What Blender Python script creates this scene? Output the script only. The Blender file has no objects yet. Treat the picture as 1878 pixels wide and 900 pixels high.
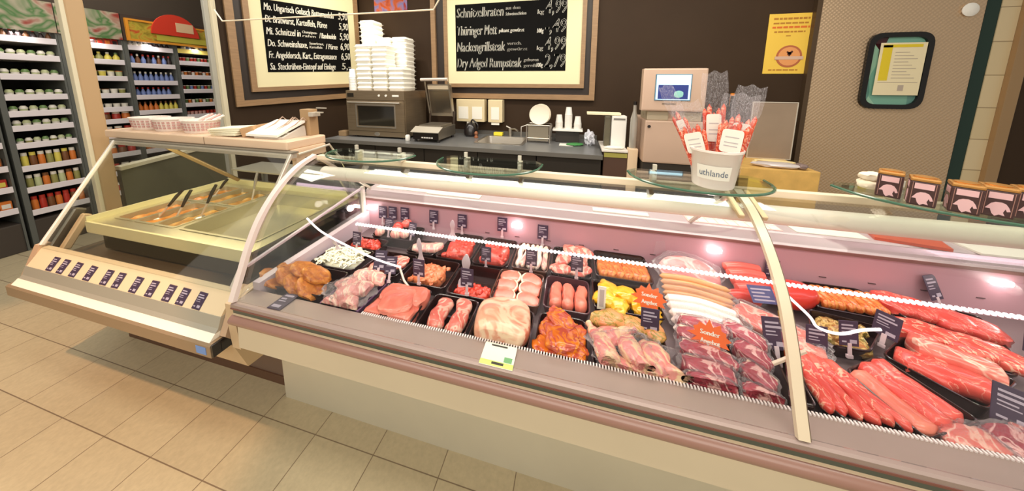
import bpy, bmesh, math, random
from mathutils import Vector, Matrix, noise
random.seed(7)
PI = math.pi
SC = bpy.context.scene
C = SC.collection

# ------------------------------------------------------------------ camera, world, lights, exposure
def srgb(r, g, b):
    f = lambda c: (c/255/12.92) if c/255 <= .04045 else ((c/255+.055)/1.055)**2.4
    return (f(r), f(g), f(b), 1.0)

yaw, pitch, roll = math.radians(13.0586), math.radians(7.92805), math.radians(.48236)
fw = Vector((-math.sin(yaw)*math.cos(pitch), math.cos(yaw)*math.cos(pitch), -math.sin(pitch)))
r0 = Vector((math.cos(yaw), math.sin(yaw), 0)); u0 = r0.cross(fw)
rt = r0*math.cos(roll)+u0*math.sin(roll); up = u0*math.cos(roll)-r0*math.sin(roll)
cd = bpy.data.cameras.new('camera'); cam = bpy.data.objects.new('camera', cd); C.objects.link(cam)
cam.matrix_world = Matrix(((rt.x, up.x, -fw.x, 0), (rt.y, up.y, -fw.y, 0), (rt.z, up.z, -fw.z, 1.55), (0, 0, 0, 1)))
cd.sensor_width = 36; cd.sensor_fit = 'HORIZONTAL'; cd.lens = 508.97/1878*36
cd.shift_y = -220.82/1878; cd.clip_start = .02; cd.clip_end = 60
SC.camera = cam
SC.view_settings.view_transform = 'Standard'; SC.view_settings.look = 'None'
SC.view_settings.gamma = 1.0; SC.view_settings.exposure = 0.0; SC.view_settings.use_curve_mapping = False

W = bpy.data.worlds.new('room_light'); SC.world = W; W.use_nodes = True
bg = W.node_tree.nodes['Background']; bg.inputs[0].default_value = (1.0, .92, .80, 1); bg.inputs[1].default_value = .36

def area(name, loc, target, sx, sy, power, colr):
    l = bpy.data.lights.new(name, 'AREA'); l.shape = 'RECTANGLE'; l.size = sx; l.size_y = sy; l.energy = power; l.color = colr
    o = bpy.data.objects.new(name, l); C.objects.link(o); o.location = loc
    o.rotation_euler = (Vector(target)-Vector(loc)).to_track_quat('-Z', 'Y').to_euler(); return o
def spot(name, loc, target, power, colr, ang, blend, rad=.05):
    l = bpy.data.lights.new(name, 'SPOT'); l.energy = power; l.color = colr; l.spot_size = math.radians(ang); l.spot_blend = blend; l.shadow_soft_size = rad
    o = bpy.data.objects.new(name, l); C.objects.link(o); o.location = loc
    o.rotation_euler = (Vector(target)-Vector(loc)).to_track_quat('-Z', 'Y').to_euler(); return o
WARM = (1, .80, .58); WHITE = (1, .93, .82); PINK = (1, .70, .82)
area('ceiling_panel', (-.4, 2.0, 3.1), (-.4, 2.0, 0), 4.5, .5, 75, WHITE)
area('ceiling_panel', (.3, .4, 3.1), (.3, .9, 0), 4.0, .4, 55, WHITE)
area('shop_fill', (-.2, -1.7, 2.7), (0, .8, .2), 5.0, 1.4, 76, (1, .95, .84))  # added fill behind the camera to lift plinth, lip and floor
area('shop_fill', (-4.0, 1.6, 3.1), (-4.3, 1.8, 0), .6, 2.5, 28, WHITE)
spot('floor_spot', (-2.35, -.02, 3.0), (-2.55, .15, 0), 195, (1, .56, .30), 54, .25, .03)
for i, xx in enumerate((-1.75, -1.0, .5, 1.6)):
    spot('board_spot', (xx-.3 if i else -2.2, 2.1, 3.0), (xx if i else -3.0, 3.3, 2.0), 11 if i else 48, (1, .87, .62), 62, .7)
spot('foam_box_spot', (-2.2, 2.5, 3.0), (-2.3, 3.0, 1.6), 110, WHITE, 50, .6)  # spot on the foam boxes, turned up to brighten them
area('case_lamp', (-.35, 1.20, .97), (-.35, 1.02, .67), 1.7, .03, .8, PINK)
area('case_lamp', (1.4, 1.20, .97), (1.4, 1.02, .67), 1.6, .03, .8, PINK)
area('case_lamp', (-.35, .95, 1.12), (-.35, 1.0, .70), 1.7, .05, .7, PINK)
area('case_lamp', (1.3, .95, 1.12), (1.3, 1.0, .70), 1.4, .05, .65, PINK)
area('heat_lamp', (-2.05, 1.16, 1.185), (-2.05, 1.12, .7), 1.2, .06, 5, (1, .90, .56))
for yy in (1.5, 1.9, 2.3, 2.7):
    area('chiller_lamp', (-4.975, yy, 2.005), (-5.2, yy, .9), .05, .3, 1.4, (1, .95, .92))

# ------------------------------------------------------------------ materials
MC = {}
def mat(name, c, rough=.5, metal=0, bump=0, bscale=40, var=0, vscale=6, coat=0, emit=None, estr=1, spec=.5, stretch=None, sss=0):
    if name in MC: return MC[name]
    m = bpy.data.materials.new(name); m.use_nodes = True; nt = m.node_tree; N = nt.nodes; L = nt.links
    b = N['Principled BSDF']; b.inputs['Roughness'].default_value = rough; b.inputs['Metallic'].default_value = metal
    b.inputs['Base Color'].default_value = c; b.inputs['Coat Weight'].default_value = coat; b.inputs['Coat Roughness'].default_value = .12
    b.inputs['Specular IOR Level'].default_value = spec
    if emit: b.inputs['Emission Color'].default_value = emit; b.inputs['Emission Strength'].default_value = estr
    tc = N.new('ShaderNodeTexCoord'); src = tc.outputs['Object']
    if stretch:
        mp = N.new('ShaderNodeMapping'); mp.inputs['Scale'].default_value = stretch; L.new(src, mp.inputs[0]); src = mp.outputs[0]
    if var:
        n = N.new('ShaderNodeTexNoise'); n.inputs['Scale'].default_value = vscale; n.inputs['Detail'].default_value = 4; L.new(src, n.inputs['Vector'])
        r = N.new('ShaderNodeValToRGB'); r.color_ramp.elements[0].position = .3; r.color_ramp.elements[1].position = .7
        r.color_ramp.elements[0].color = tuple(v*(1-var) for v in c[:3])+(1,); r.color_ramp.elements[1].color = tuple(min(1, v*(1+var)) for v in c[:3])+(1,)
        L.new(n.outputs[0], r.inputs[0]); L.new(r.outputs[0], b.inputs['Base Color'])
    if bump:
        n = N.new('ShaderNodeTexNoise'); n.inputs['Scale'].default_value = bscale; n.inputs['Detail'].default_value = 3; L.new(src, n.inputs['Vector'])
        bp = N.new('ShaderNodeBump'); bp.inputs['Strength'].default_value = bump; bp.inputs['Distance'].default_value = .01
        L.new(n.outputs[0], bp.inputs['Height']); L.new(bp.outputs[0], b.inputs['Normal'])
    MC[name] = m; return m

def meat(name, c1, c2, fat=None, fs=14, fw_=.06, ns=22, rough=.28, coat=.35, bump=.5, stretch=(1, 1, 1)):
    """flesh: two tones mixed by noise, fat running through it as veins of its own"""
    if name in MC: return MC[name]
    m = bpy.data.materials.new(name); m.use_nodes = True; nt = m.node_tree; N = nt.nodes; L = nt.links
    b = N['Principled BSDF']; b.inputs['Roughness'].default_value = rough; b.inputs['Coat Weight'].default_value = coat; b.inputs['Coat Roughness'].default_value = .15
    tc = N.new('ShaderNodeTexCoord'); mp = N.new('ShaderNodeMapping'); mp.inputs['Scale'].default_value = stretch; L.new(tc.outputs['Object'], mp.inputs[0])
    n = N.new('ShaderNodeTexNoise'); n.inputs['Scale'].default_value = ns; n.inputs['Detail'].default_value = 5; n.inputs['Distortion'].default_value = .6; L.new(mp.outputs[0], n.inputs['Vector'])
    r = N.new('ShaderNodeValToRGB'); r.color_ramp.elements[0].position = .35; r.color_ramp.elements[1].position = .65
    r.color_ramp.elements[0].color = c1; r.color_ramp.elements[1].color = c2; L.new(n.outputs[0], r.inputs[0]); out = r.outputs[0]
    if fat:
        n2 = N.new('ShaderNodeTexNoise'); n2.inputs['Scale'].default_value = fs; n2.inputs['Detail'].default_value = 3; n2.inputs['Distortion'].default_value = 1.2; L.new(mp.outputs[0], n2.inputs['Vector'])
        sb = N.new('ShaderNodeMath'); sb.operation = 'SUBTRACT'; sb.inputs[1].default_value = .5; L.new(n2.outputs[0], sb.inputs[0])
        ab = N.new('ShaderNodeMath'); ab.operation = 'ABSOLUTE'; L.new(sb.outputs[0], ab.inputs[0])
        rr = N.new('ShaderNodeValToRGB'); rr.color_ramp.elements[0].position = fw_*.4; rr.color_ramp.elements[0].color = (1, 1, 1, 1); rr.color_ramp.elements[1].position = fw_*1.3; rr.color_ramp.elements[1].color = (0, 0, 0, 1)
        L.new(ab.outputs[0], rr.inputs[0])
        mx = N.new('ShaderNodeMix'); mx.data_type = 'RGBA'; L.new(rr.outputs[0], mx.inputs[0]); L.new(out, mx.inputs[6]); mx.inputs[7].default_value = fat; out = mx.outputs[2]
    L.new(out, b.inputs['Base Color'])
    bp = N.new('ShaderNodeBump'); bp.inputs['Strength'].default_value = bump; bp.inputs['Distance'].default_value = .006; L.new(n.outputs[0], bp.inputs['Height']); L.new(bp.outputs[0], b.inputs['Normal'])
    MC[name] = m; return m

def glassmat(name, tint, refl=.5, rough=.03):
    if name in MC: return MC[name]
    m = bpy.data.materials.new(name); m.use_nodes = True; nt = m.node_tree; N = nt.nodes; L = nt.links; N.clear()
    o = N.new('ShaderNodeOutputMaterial'); t = N.new('ShaderNodeBsdfTransparent'); t.inputs[0].default_value = tint
    g = N.new('ShaderNodeBsdfGlossy'); g.inputs['Roughness'].default_value = rough
    lw = N.new('ShaderNodeLayerWeight'); lw.inputs[0].default_value = .25
    mu = N.new('ShaderNodeMath'); mu.operation = 'MULTIPLY'; mu.inputs[1].default_value = refl; L.new(lw.outputs['Fresnel'], mu.inputs[0])
    x = N.new('ShaderNodeMixShader'); L.new(mu.outputs[0], x.inputs[0]); L.new(t.outputs[0], x.inputs[1]); L.new(g.outputs[0], x.inputs[2]); L.new(x.outputs[0], o.inputs[0])
    MC[name] = m; return m

STEEL = mat('brushed_steel', srgb(205, 198, 188), .32, .9, var=.06, vscale=9, stretch=(1, 25, 25))
STEEL_D = mat('satin_steel', srgb(150, 142, 130), .38, .9, var=.08, vscale=8)
LIPM = mat('lip_steel', srgb(164, 144, 136), .45, .3, var=.04, vscale=5)
ALU = mat('anodised_aluminium', srgb(226, 216, 200), .35, .55)
CREAM = mat('cream_sheet', srgb(214, 198, 170), .45, var=.03, vscale=3)
TAN = mat('tan_sheet', srgb(205, 178, 140), .45, var=.03, vscale=3)
PLINTH = mat('plinth_sheet', srgb(208, 200, 178), .4, .15, var=.04, vscale=3)
RAILM = mat('bumper_plastic', srgb(150, 112, 98), .3, coat=.3)
RUBBER = mat('green_grey_rubber', srgb(82, 88, 76), .5)
WHITE_E = mat('white_enamel', srgb(236, 228, 218), .35, coat=.2)
PINKW = mat('case_white', srgb(190, 146, 156), .4)
WHITEP = mat('white_plastic', srgb(240, 236, 228), .45)
FOAM = mat('white_foam', srgb(246, 242, 230), .7, bump=.1, bscale=90)
PAPER = mat('paper', srgb(240, 235, 222), .8)
BLACKP = mat('black_plastic', srgb(30, 24, 24), .28, coat=.3)
TRAYM = mat('tray_plastic', srgb(44, 24, 24), .22, coat=.5)
DARK = mat('dark_laminate', srgb(48, 42, 36), .5)
DWALL = mat('dark_wall_paint', srgb(58, 43, 30), .65, var=.08, vscale=2, spec=.18)
WOODF = mat('frame_wood', srgb(150, 118, 84), .5, var=.12, vscale=5, stretch=(2, 2, 14))
WOODL = mat('light_wood', srgb(222, 178, 100), .45, var=.12, vscale=6, stretch=(2, 12, 2))
SHELFW = mat('shelf_laminate', srgb(222, 192, 162), .45, var=.03, vscale=4)
MATC = mat('cream_mat', srgb(232, 222, 180), .7)
SLATE = mat('slate_black', srgb(11, 10, 9), .8, spec=.12, var=.25, vscale=4)
CHALK = mat('chalk', srgb(232, 228, 215), .9)
TAGM = mat('tag_card', srgb(66, 50, 72), .5)
TAGP = mat('tag_print', srgb(178, 166, 182), .6)
CLEARP = mat('clip_plastic', srgb(214, 190, 196), .25, coat=.3)
FROST = mat('frosted_plastic', srgb(214, 200, 208), .3, coat=.3)
GLASS = glassmat('clear_glass', (.975, .985, .975, 1), .30)
GLASSG = glassmat('green_glass', (.93, .98, .945, 1), .6)
GEDGE = mat('green_glass_edge', srgb(70, 105, 84), .15, coat=.5)
FILM = glassmat('clear_film', (.985, .975, .985, 1), .5, .14)
_n = FILM.node_tree; _o = _n.nodes['Material Output']; _x = _o.inputs[0].links[0].from_node; _d = _n.nodes.new('ShaderNodeBsdfDiffuse'); _d.inputs[0].default_value = (.96, .90, .93, 1); _w = _n.nodes.new('ShaderNodeTexNoise'); _w.inputs['Scale'].default_value = 45; _w.inputs['Detail'].default_value = 3; _w.inputs['Distortion'].default_value = 2
_r = _n.nodes.new('ShaderNodeValToRGB'); _r.color_ramp.elements[0].position = .5; _r.color_ramp.elements[0].color = (.02, .02, .02, 1); _r.color_ramp.elements[1].position = .72; _r.color_ramp.elements[1].color = (.34, .34, .34, 1); _m = _n.nodes.new('ShaderNodeMixShader')
_n.links.new(_w.outputs[0], _r.inputs[0]); _n.links.new(_r.outputs[0], _m.inputs[0]); _n.links.new(_x.outputs[0], _m.inputs[1]); _n.links.new(_d.outputs[0], _m.inputs[2]); _n.links.new(_m.outputs[0], _o.inputs[0])
_b = _n.nodes.new('ShaderNodeBump'); _b.inputs['Strength'].default_value = .8; _b.inputs['Distance'].default_value = .01; _n.links.new(_w.outputs[0], _b.inputs['Height'])
for _q in _n.nodes:
    if _q.type == 'BSDF_GLOSSY': _n.links.new(_b.outputs[0], _q.inputs['Normal'])
LED_REFL = mat('led_refl_white', (1, 1, 1, 1), .4, emit=(1, .88, .86, 1), estr=1.9)
SPOT_REFL = mat('spot_refl_glow', (1, 1, 1, 1), .4, emit=(1, .86, .76, 1), estr=9)
ORANGE = mat('orange_card', srgb(238, 108, 52), .5)
RED = mat('red_plastic', srgb(206, 52, 40), .35)
GREEN = mat('green_plastic', srgb(70, 140, 76), .4)
YELLOW = mat('yellow_foam', srgb(240, 220, 60), .8)
BLUE = mat('blue_plastic', srgb(84, 110, 180), .35)

# ------------------------------------------------------------------ builders
WO = {}
ZMIN = .6695
CAM_SCALE, CAM_DROP = 1.0, 0.0                                             # case goods pushed along the line of sight: plan scaled about camera, lowered
def obj(name, bm, mats, parent=None, smooth=False, ang=40, label=None):
    if CAM_DROP:
        for v in bm.verts: v.co = Vector((v.co.x*CAM_SCALE, max(.7745, v.co.y*CAM_SCALE), max(ZMIN, v.co.z-CAM_DROP)))
    if not isinstance(mats, (list, tuple)): mats = [mats]
    bmesh.ops.recalc_face_normals(bm, faces=bm.faces)
    if parent is None:
        xs = [v.co for v in bm.verts]
        org = Vector(((min(v.x for v in xs)+max(v.x for v in xs))/2, (min(v.y for v in xs)+max(v.y for v in xs))/2, min(v.z for v in xs)))
    else: org = WO[parent.name]
    for v in bm.verts: v.co -= org
    me = bpy.data.meshes.new(name); bm.to_mesh(me); bm.free()
    for m in mats: me.materials.append(m)
    if smooth:
        me.shade_smooth(); me.set_sharp_from_angle(angle=math.radians(ang))
    o = bpy.data.objects.new(name, me); C.objects.link(o)
    if parent is None: o.location = org
    else: o.parent = parent
    WO[o.name] = org.copy()
    if label: o['label'] = label
    return o
def tag(o, label, cat, group=None, kind=None):
    o['label'] = label; o['category'] = cat
    if group: o['group'] = group
    if kind: o['kind'] = kind
    return o
def struct(name, bm, m, **k):
    o = obj(name, bm, m, **k); o['kind'] = 'structure'; return o
def thing(name, label, cat, loc=(0, 0, 0), group=None):
    o = bpy.data.objects.new(name, None); o.empty_display_size = .05; C.objects.link(o); loc = (loc[0]*CAM_SCALE, loc[1]*CAM_SCALE, loc[2]-CAM_DROP); o.location = loc
    WO[o.name] = Vector(loc); return tag(o, label, cat, group)
def dup(root, loc, rotz=0, label=None, group=None, scale=None, rot=None):
    r = root.copy(); C.objects.link(r); r.location = loc; r.rotation_euler = rot if rot else (0, 0, rotz)
    if scale: r.scale = scale
    if label: r['label'] = label
    if group: r['group'] = group
    for ch in list(root.children):
        c = ch.copy(); C.objects.link(c); c.parent = r
        for g in list(ch.children):
            d = g.copy(); C.objects.link(d); d.parent = c
    return r
B = bmesh.new
def app(bm, t, M=None, mi=None):
    if M is not None: bmesh.ops.transform(t, matrix=M, verts=t.verts)
    if mi is not None:
        for f in t.faces: f.material_index = mi
    me = bpy.data.meshes.new('t'); t.to_mesh(me); t.free(); bm.from_mesh(me); bpy.data.meshes.remove(me); return bm
def box(bm, x0, x1, y0, y1, z0, z1, bev=0, M=None, mi=None, seg=2):
    t = B(); bmesh.ops.create_cube(t, size=1)
    bmesh.ops.transform(t, matrix=Matrix.Translation(((x0+x1)/2, (y0+y1)/2, (z0+z1)/2)) @ Matrix.Diagonal((abs(x1-x0), abs(y1-y0), abs(z1-z0), 1)), verts=t.verts)
    if bev: bmesh.ops.bevel(t, geom=t.edges[:], offset=bev, segments=seg, affect='EDGES', profile=.7)
    return app(bm, t, M, mi)
def bxm(*a, **k): return box(B(), *a, **k)
def cyl(bm, p0, p1, r0, r1=None, n=20, mi=None):
    p0, p1 = Vector(p0), Vector(p1); d = p1-p0; t = B()
    bmesh.ops.create_cone(t, cap_ends=True, segments=n, radius1=r0, radius2=r0 if r1 is None else r1, depth=d.length)
    return app(bm, t, Matrix.Translation((p0+p1)/2) @ d.to_track_quat('Z', 'Y').to_matrix().to_4x4(), mi)
def tube(bm, pts, r, n=8, mi=0, closed=False):
    pts = [Vector(p) for p in pts]; rings = []; prev = None
    rr = r if isinstance(r, (list, tuple)) else [r]*len(pts)
    for i, p in enumerate(pts):
        d = (pts[min(i+1, len(pts)-1)]-pts[max(i-1, 0)]).normalized()
        a = prev if prev else (Vector((0, 0, 1)) if abs(d.z) < .9 else Vector((1, 0, 0)))
        s = (a - d*a.dot(d)).normalized(); prev = s; q = d.cross(s)
        rings.append([bm.verts.new(p+(s*math.cos(2*PI*k/n)+q*math.sin(2*PI*k/n))*rr[i]) for k in range(n)])
    for a, b in zip(rings, rings[1:]):
        for k in range(n): bm.faces.new((a[k], a[(k+1) % n], b[(k+1) % n], b[k])).material_index = mi
    bm.faces.new(rings[0][::-1]).material_index = mi; bm.faces.new(rings[-1]).material_index = mi
    return bm
def lathe(bm, prof, n=28, c=(0, 0, 0), mi=0):
    c = Vector(c); rings = []
    for r, z in prof: rings.append([bm.verts.new(c+Vector((max(r, 1e-4)*math.cos(2*PI*k/n), max(r, 1e-4)*math.sin(2*PI*k/n), z))) for k in range(n)])
    for i, (a, b) in enumerate(zip(rings, rings[1:])):
        for k in range(n): bm.faces.new((a[k], a[(k+1) % n], b[(k+1) % n], b[k])).material_index = mi[i] if isinstance(mi, (list, tuple)) else mi
    bm.faces.new(rings[0][::-1]); bm.faces.new(rings[-1])
    return bm
def prism_x(bm, prof, x0, x1, closed=True, mi=None):
    """profile of (y, z) points drawn out along X"""
    a = [bm.verts.new((x0, y, z)) for y, z in prof]; b = [bm.verts.new((x1, y, z)) for y, z in prof]; n = len(prof)
    for i in range(n if closed else n-1):
        f = bm.faces.new((a[i], a[(i+1) % n], b[(i+1) % n], b[i]))
        if mi: f.material_index = mi
    if closed: bm.faces.new(a[::-1]); bm.faces.new(b)
    return bm
def plate(bm, poly, z0, z1, mi=0):
    a = [bm.verts.new((p[0], p[1], z0)) for p in poly]; b = [bm.verts.new((p[0], p[1], z1)) for p in poly]; n = len(poly)
    for i in range(n): bm.faces.new((a[i], a[(i+1) % n], b[(i+1) % n], b[i])).material_index = mi
    bm.faces.new(a[::-1]).material_index = mi; bm.faces.new(b).material_index = mi; return bm
def offset_prof(p, t):
    out = []
    for i, q in enumerate(p):
        a = Vector(p[max(i-1, 0)]); b = Vector(p[min(i+1, len(p)-1)]); d = (b-a).normalized(); out.append((q[0]-d.y*t, q[1]+d.x*t))
    return out
def ribbon(p, t): return list(p)+offset_prof(p, t)[::-1]
def smoothpts(p, k=6):
    """Catmull-Rom through the points"""
    p = [Vector(q) for q in p]; o = []
    for i in range(len(p)-1):
        a, b, c, d = p[max(i-1, 0)], p[i], p[i+1], p[min(i+2, len(p)-1)]
        for j in range(k):
            t = j/k; o.append(.5*((2*b)+(c-a)*t+(2*a-5*b+4*c-d)*t*t+(3*b-a-3*c+d)*t**3))
    o.append(p[-1]); return o
def blob(bm, c, r, rz=0, seed=0, amp=.18, fr=1.6, flat=.75, sub=3, tilt=(0, 0), sq=1.0, mi=0):
    """a rounded lump of meat: superellipsoid with noise"""
    t = B(); bmesh.ops.create_icosphere(t, subdivisions=sub, radius=1); s = Vector((seed*7.31, seed*3.17, seed*1.93))
    for v in t.verts:
        p = v.co.copy(); k = 1+amp*noise.noise(p*fr+s)+amp*.4*noise.noise(p*fr*2.7+s)
        q = Vector([math.copysign(abs(e)**sq, e) for e in p]); q.z = math.copysign(abs(q.z)**flat, q.z)
        v.co = Vector((q.x*r[0]*k, q.y*r[1]*k, q.z*r[2]*k))
    M = Matrix.Translation(c) @ Matrix.Rotation(rz, 4, 'Z') @ Matrix.Rotation(tilt[0], 4, 'X') @ Matrix.Rotation(tilt[1], 4, 'Y')
    return app(bm, t, M, mi)
def sausage(bm, pts, r, n=12, mi=0):
    pts = smoothpts(pts, 6); m = len(pts); rr = []
    for i in range(m):
        e = min(i, m-1-i)/max(1, m-1); rr.append(r*min(1, math.sqrt(max(.02, 1-(1-min(1, e/.10))**2))))
    return tube(bm, pts, rr, n, mi)
def strip_meat(bm, p0, p1, w, h, seed=0, amp=.25, n=14, wig=.012, mi=0, tp=.14):
    """a long cut of meat lying between two points"""
    p0, p1 = Vector(p0), Vector(p1); d = (p1-p0); L = d.length; d.normalize(); s = Vector((-d.y, d.x, 0)).normalized(); prev = None; k = 12; rings = []
    for i in range(n+1):
        t = i/n; e = min(1, math.sqrt(max(.03, 1-(1-min(1, min(t, 1-t)/tp))**2)))
        nz = 1+amp*noise.noise(Vector((t*4+seed*3.3, seed*1.7, 0)))
        c = p0+d*L*t+s*wig*noise.noise(Vector((t*2.5, seed*5.1, 3))); ring = []
        for j in range(k):
            a = 2*PI*j/k; ca, sa = math.cos(a), math.sin(a)
            rn = 1+.14*noise.noise(Vector((ca*1.3+seed, sa*1.3, t*5)))
            ring.append(bm.verts.new(c+s*w*e*nz*rn*math.copysign(abs(ca)**.8, ca)+Vector((0, 0, h*(.35+.65*e)*rn*math.copysign(abs(sa)**.8, sa)))))
        rings.append(ring)
    for a, b in zip(rings, rings[1:]):
        for j in range(k): bm.faces.new((a[j], a[(j+1) % k], b[(j+1) % k], b[j])).material_index = mi
    bm.faces.new(rings[0][::-1]); bm.faces.new(rings[-1]); return bm
def rpoly(cor, r=.018, k=4):
    out = []; n = len(cor)
    for i in range(n):
        p, a, b = Vector(cor[i]), Vector(cor[i-1]), Vector(cor[(i+1) % n]); da = (a-p).normalized()*r; db = (b-p).normalized()*r
        for j in range(k+1):
            t = j/k; out.append((1-t)**2*(p+da)+2*t*(1-t)*p+t*t*(p+db))
    return out
def bilin(cor, u, v):
    a, b, c, d = [Vector(q) for q in cor]; return (a*(1-u)+b*u)*(1-v)+(d*(1-u)+c*u)*v
_tm = {}
def textmesh(body):
    cu = bpy.data.curves.new('t', 'FONT'); cu.body = body; cu.resolution_u = 2
    o = bpy.data.objects.new('t', cu); C.objects.link(o); dg = bpy.context.evaluated_depsgraph_get()
    me = bpy.data.meshes.new_from_object(o.evaluated_get(dg)); bpy.data.objects.remove(o); bpy.data.curves.remove(cu); return me
def text(bm, body, origin, u, v, w=None, h=.03, shear=0, mi=0, bold=0):
    """lettering laid on a surface: lower left corner, along u, up v, fitted to width w, letter height h"""
    me = textmesh(body)
    if not me.vertices: return bm
    mxx = max(q.co.x for q in me.vertices); mnx = min(q.co.x for q in me.vertices)
    sx = (w/(mxx-mnx)) if w else h/.73
    t = B(); t.from_mesh(me); bpy.data.meshes.remove(me); u = Vector(u).normalized(); v = Vector(v).normalized(); o = Vector(origin)
    for q in t.verts: q.co = o+u*((q.co.x-mnx)*sx+shear*q.co.y*h)+v*(q.co.y*h/.73)
    if bold:
        t2 = t.copy()
        for q in t2.verts: q.co += u*bold
        app(bm, t2, None, mi)
    return app(bm, t, None, mi)
def quad(bm, o, u, v, a0, a1, b0, b1, th=.0006, nrm=None, mi=0):
    """thin rectangle on a surface (print, a sheet): origin o, axes u, v"""
    o, u, v = Vector(o), Vector(u).normalized(), Vector(v).normalized(); n = Vector(nrm).normalized() if nrm else u.cross(v)
    ps = [o+u*a+v*b for a, b in ((a0, b0), (a1, b0), (a1, b1), (a0, b1))]
    lo = [bm.verts.new(p) for p in ps]; hi = [bm.verts.new(p+n*th) for p in ps]
    for i in range(4): bm.faces.new((lo[i], lo[(i+1) % 4], hi[(i+1) % 4], hi[i])).material_index = mi
    bm.faces.new(lo[::-1]).material_index = mi; bm.faces.new(hi).material_index = mi; return bm

# ------------------------------------------------------------------ room shell
def floor_mat():
    m = bpy.data.materials.new('floor_tiles'); m.use_nodes = True; N = m.node_tree.nodes; L = m.node_tree.links; b = N['Principled BSDF']
    tc = N.new('ShaderNodeTexCoord'); mp = N.new('ShaderNodeMapping'); L.new(tc.outputs['Object'], mp.inputs[0]); mp.inputs['Location'].default_value = TILE_OFF
    br = N.new('ShaderNodeTexBrick'); br.offset = 0; br.inputs['Scale'].default_value = 1; br.inputs['Brick Width'].default_value = .3; br.inputs['Row Height'].default_value = .222
    br.inputs['Mortar Size'].default_value = .0022; br.inputs['Mortar Smooth'].default_value = .3; br.inputs['Bias'].default_value = 0
    br.inputs['Color1'].default_value = srgb(182, 167, 136); br.inputs['Color2'].default_value = srgb(189, 174, 142); br.inputs['Mortar'].default_value = srgb(124, 106, 84)
    L.new(mp.outputs[0], br.inputs['Vector'])
    n = N.new('ShaderNodeTexNoise'); n.inputs['Scale'].default_value = 60; n.inputs['Detail'].default_value = 5; L.new(tc.outputs['Object'], n.inputs['Vector'])
    mx = N.new('ShaderNodeMix'); mx.data_type = 'RGBA'; mx.blend_type = 'OVERLAY'; mx.inputs[0].default_value = .18; L.new(br.outputs['Color'], mx.inputs[6]); L.new(n.outputs[0], mx.inputs[7]); L.new(mx.outputs[2], b.inputs['Base Color'])
    b.inputs['Roughness'].default_value = .36
    bp = N.new('ShaderNodeBump'); bp.inputs['Strength'].default_value = .3; bp.inputs['Distance'].default_value = .002; bp.invert = True; L.new(br.outputs['Fac'], bp.inputs['Height']); L.new(bp.outputs[0], b.inputs['Normal'])
    return m
FX0, FX1, FY0, FY1 = -8.0, 5.0, -1.8, 4.2
fcx, fcy = (FX0+FX1)/2, (FY0+FY1)/2
TILE_OFF = (fcx+1.68, fcy-.815, 0)
struct('floor', bxm(FX0, FX1, FY0, FY1, -.06, 0), floor_mat())
WALLX0, WALLY = -2.87, 3.3
struct('wall_back', bxm(WALLX0-.05, 2.13, WALLY, WALLY+.12, 0, 3.2), DWALL)
wd = Vector((.365, .931)).normalized()                               # left wall turned askew to match the board's lines in the image
def wl(u, off=0):                                                    # point on the left wall: u metres in from the board's left edge
    p = Vector((-3.24, 2.34))+wd*u; n = Vector((wd.y, -wd.x)); return p+n*off
def wall_box(u0, u1, o0, o1, z0, z1):
    return plate(B(), [wl(u0, o0), wl(u1, o0), wl(u1, o1), wl(u0, o1)], z0, z1)
struct('wall_left', wall_box(-.36, 1.02, -.12, 0, 0, 3.2), DWALL)
struct('wall_far_left', bxm(-5.75, -5.65, -1.8, 4.2, 0, 3.2), mat('shop_wall', srgb(78, 66, 54), .7))
struct('wall_far_back', bxm(-5.65, -3.0, 4.05, 4.17, 0, 3.2), mat('shop_wall', srgb(78, 66, 54), .7))
# right of the cold room door
def tile_mat():
    m = bpy.data.materials.new('wall_tiles'); m.use_nodes = True; N = m.node_tree.nodes; L = m.node_tree.links; b = N['Principled BSDF']
    tc = N.new('ShaderNodeTexCoord'); sp = N.new('ShaderNodeSeparateXYZ'); L.new(tc.outputs['Object'], sp.inputs[0]); cb = N.new('ShaderNodeCombineXYZ'); cb.inputs[0].default_value = 1.5; L.new(sp.outputs[2], cb.inputs[1])
    br = N.new('ShaderNodeTexBrick'); br.offset = 0; br.inputs['Scale'].default_value = 1; br.inputs['Brick Width'].default_value = 3; br.inputs['Row Height'].default_value = .28; br.inputs['Mortar Size'].default_value = .004
    br.inputs['Color1'].default_value = srgb(216, 196, 158); br.inputs['Color2'].default_value = srgb(210, 190, 150); br.inputs['Mortar'].default_value = srgb(158, 138, 106); L.new(cb.outputs[0], br.inputs['Vector']); L.new(br.outputs[0], b.inputs['Base Color']); b.inputs['Roughness'].default_value = .35
    return m
struct('wall_right_tiled', bxm(3.426, 3.545, 3.295, 3.45, 0, 3.2), tile_mat())
struct('trim_1', bxm(3.546, 3.63, 3.26, 3.40, 0, 3.2, .006), mat('trim_bronze', srgb(170, 138, 100), .35, .4))
struct('wall_right', bxm(3.63, 5.2, 3.28, 3.4, 0, 3.2), DWALL)
struct('trim_2', bxm(3.335, 3.425, 3.30, 3.44, 0, 3.2), mat('teal_strip', srgb(40, 62, 54), .25, .4))
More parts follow.
